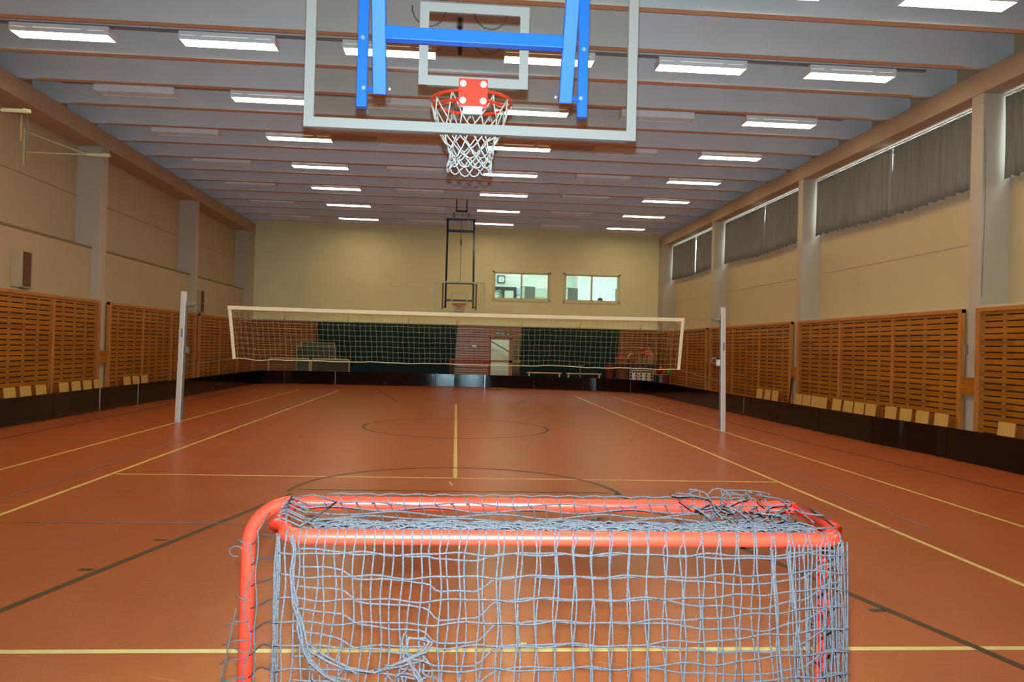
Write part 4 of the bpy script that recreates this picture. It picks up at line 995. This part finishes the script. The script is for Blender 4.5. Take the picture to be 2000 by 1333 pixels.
for i in range(5):
    q = MB(); q.tube([(8.16+.05*i, 32.3, 1.04), (8.24+.06*i, 32.62, 1.75-.09*i)], .018, 6)
    tag(q.build('wooden_pole', M_stick), 'pale wooden pole leaning in the far right corner, %s from the left' % ORD[i+1], 'pole', 'wooden poles in the corner')
t = tag(empty('wire_crate', (7.5, 30.75, .32)), 'white wire crate on legs behind the far right boards', 'crate')
q = MB()
for z in (.0, .12, .24, .36, .46):
    q.tube([(-.42, -.2, z), (.42, -.2, z), (.42, .2, z), (-.42, .2, z)], .010, 4, closed=True)
for i in range(9): x = -.42+.105*i; q.cyl((x, -.2, 0), (x, -.2, .46), .009, 4); q.cyl((x, .2, 0), (x, .2, .46), .009, 4)
q.box(-.42, .42, -.2, .2, -.01, .005); q.build('basket', M_crate, t)
for sx in (-.4, .4):
    for sy in (-.18, .18): q = MB(); q.cyl((sx, sy, -.32), (sx, sy, 0), .018, 6); q.build('leg', M_crate, t)
cc = [M_white, M_pink, M_white, M_bench]
for i in range(4):
    q = MB(); x = 7.2+.2*i; q.lathe((x, 30.75, .326), [(.06, 0), (.075, .1), (.07, .30), (.03, .34)], 12)
    tag(q.build('plastic_bottle', cc[i]), 'pale bottle standing in the wire crate, %s from the left' % ORD[i+1], 'bottle', 'bottles in the wire crate')
for i, (x, m_, nm) in enumerate(((8.16, M_blackp, 'black, left'), (8.38, M_grey, 'grey, middle'), (8.58, M_redd, 'red, right'))):
    t = tag(empty('ball_bucket', (x-.12, 30.6, 0)), 'ball bucket behind the far right boards, %s' % nm, 'bucket', 'ball buckets')
    q = MB(); q.lathe((0, 0, 0), [(.08, 0), (.095, .62), (.10, .64)], 16); q.build('body', m_, t)
    q = MB(); q.tube([(.097*math.cos(a), .097*math.sin(a), .64) for a in [2*math.pi*i_/16 for i_ in range(16)]], .010, 5, closed=True); q.build('bucket_rim', M_crate, t)
for i, (x, z, r_, m_, nm) in enumerate(((8.0, .73, .085, M_orgball, 'orange ball at the left in the ball buckets'), (8.18, .73, .085, M_redd, 'red ball at the middle of the ball buckets'), (8.37, .73, .085, M_redm, 'red ball beside the green ball'), (8.24, .88, .085, M_orgball, 'orange ball topmost on the ball buckets'), (8.57, .74, .09, M_grnball, 'green ball on the right ball bucket'))):
    q = MB(); q.sphere((x, 30.6, z), r_, 14); tag(q.build('toy_ball', m_, smooth=True), nm, 'ball', 'balls in the buckets')

# exit sign, small sign, switch
def sign(x0, x1, z0, z1, label, arrow):
    t = tag(empty('exit_sign', ((x0+x1)/2, YB-.13, (z0+z1)/2)), label, 'sign', 'green escape signs'); w = (x1-x0)/2; h = (z1-z0)/2
    q = MB(); q.box(-w, w, -.012, .04, -h, h); q.build('sign_plate', M_sgn, t)
    q = MB(); y = -.016
    if arrow:
        q.bar((-.0, y, 0), (-.11, y, 0), .025, .006, upv=(0, 1, 0)); q.add([(-.16, y, 0), (-.10, y, .04), (-.10, y, -.04)], [(0, 2, 1)])
        q.lathe((.05, y-.0, .055), [(.001, -.012), (.013, 0), (.001, .012)], 8)
        q.bar((.05, y, .04), (.065, y, -.005), .022, .006, upv=(0, 1, 0)); q.bar((.065, y, -.005), (.035, y, -.045), .014, .006, upv=(0, 1, 0)); q.bar((.065, y, -.005), (.10, y, -.05), .014, .006, upv=(0, 1, 0)); q.bar((.05, y, .03), (.02, y, .01), .012, .006, upv=(0, 1, 0)); q.bar((.055, y, .03), (.085, y, .02), .012, .006, upv=(0, 1, 0))
        q.box(.125, .15, y-.003, y+.003, -.055, .06)
    else:
        q.bar((0, y, .05), (0, y, -.02), .02, .006, upv=(0, 1, 0)); q.add([(0, y, -.06), (.035, y, -.01), (-.035, y, -.01)], [(0, 1, 2)])
    q.build('pictogram', M_sgw, t)
sign(1.80, 2.10, 2.09, 2.22, 'green exit sign with running figure and arrow above the glazed door', True)
sign(2.22, 2.36, 2.06, 2.21, 'small square green arrow sign right of the exit sign', False)
t = tag(empty('light_switch', (.92, YB-.12, 1.58)), 'small white switch box on the slats left of the door', 'switch'); q = MB(); q.box(-.05, .05, -.02, .03, -.06, .06); q.build('box', M_white, t, bevel=.006); q = MB(); q.box(-.12, -.06, -.02, .03, -.03, .04); q.build('socket', M_steel, t)

# ---------------------------------------------------------------- left wall fittings
def wall_cab(y, label):
    t = tag(empty('wall_loudspeaker', (-8.42, y, 2.46)), label, 'loudspeaker', 'narrow wall loudspeakers')
    q = MB(); q.box(0, .20, -.16, .16, .02, .72); q.build('cabinet', M_wallL, t, bevel=.006)
    q = MB(); q.box(.20, .215, -.14, .14, .04, .70); q.build('speaker_cloth', M_fabric_br, t)
    q = MB(); q.box(0, .22, -.17, .17, 0, .02); q.build('shelf_bracket', M_grey, t)
wall_cab(15.75, 'tall narrow cream box with brown front on the left wall, nearer one')
wall_cab(26.35, 'tall narrow dark fronted box on the left wall, farther one')
def arm(y, label, chain):
    t = tag(empty('wall_swing_arm', (-8.8, y, 5.28)), label, 'wall bracket', 'swing arms on the left wall')
    q = MB(); q.box(0, .02, -.012, .012, -.25, .5); q.build('wall_plate', M_beige, t)
    q = MB(); q.tube([(.03, 0, 0), (1.65, 0, 0)], .016, 8); q.tube([(.03, 0, .42), (1.2, 0, .02)], .014, 8); q.build('arm', M_beige, t)
    q = MB(); q.box(1.25, 1.70, -.025, .025, -.03, .03); q.cyl((1.62, -.04, 0), (1.62, .04, 0), .04, 10); q.build('tip_fitting', M_beige, t)
    if chain:
        q = MB()
        for k in range(14):
            c = Vector((1.56, 0, -.06-.032*k)); s = k % 2
            q.tube([c+Vector((.013*math.cos(a)*(1-s), .013*math.cos(a)*s, .02*math.sin(a))) for a in [2*math.pi*i/8 for i in range(8)]], .004, 4, closed=True)
        q.build('chain', M_chain, t); q = MB(); q.tube([(1.66, 0, 0), (1.655, 0, -.4), (1.65, 0, -.85)], .006, 5); q.cyl((1.652, 0, -.38), (1.652, 0, -.46), .014, 6); q.build('pull_cord', M_cable, t)
arm(13.57, 'pale steel swing arm with hanging chain high on the left wall, nearer one', True)
arm(16.6, 'thin grey swing arm high on the left wall, farther one', False)
q = MB(); q.tube([(8.68, 12.33, 5.4), (8.69, 12.30, 4.2), (8.70, 12.36, 2.6)], .006, 5)
tag(q.build('hanging_wire', M_cable), 'thin dark wire hanging down the nearest right pillar', 'wire')
q = MB(); q.box(8.56, 8.60, 12.52, 12.56, 1.62, 1.80); tag(q.build('wall_hook', M_steel), 'small metal hook beside the nearest right pillar gap', 'hook')
q = MB(); q.tube([(8.42, 19.15, 0), (8.50, 19.10, .95), (8.52, 19.1, 1.0)], .022, 6); tag(q.build('black_pole', M_blackp), 'black stick leaning on the right wall by the second pillar', 'pole')
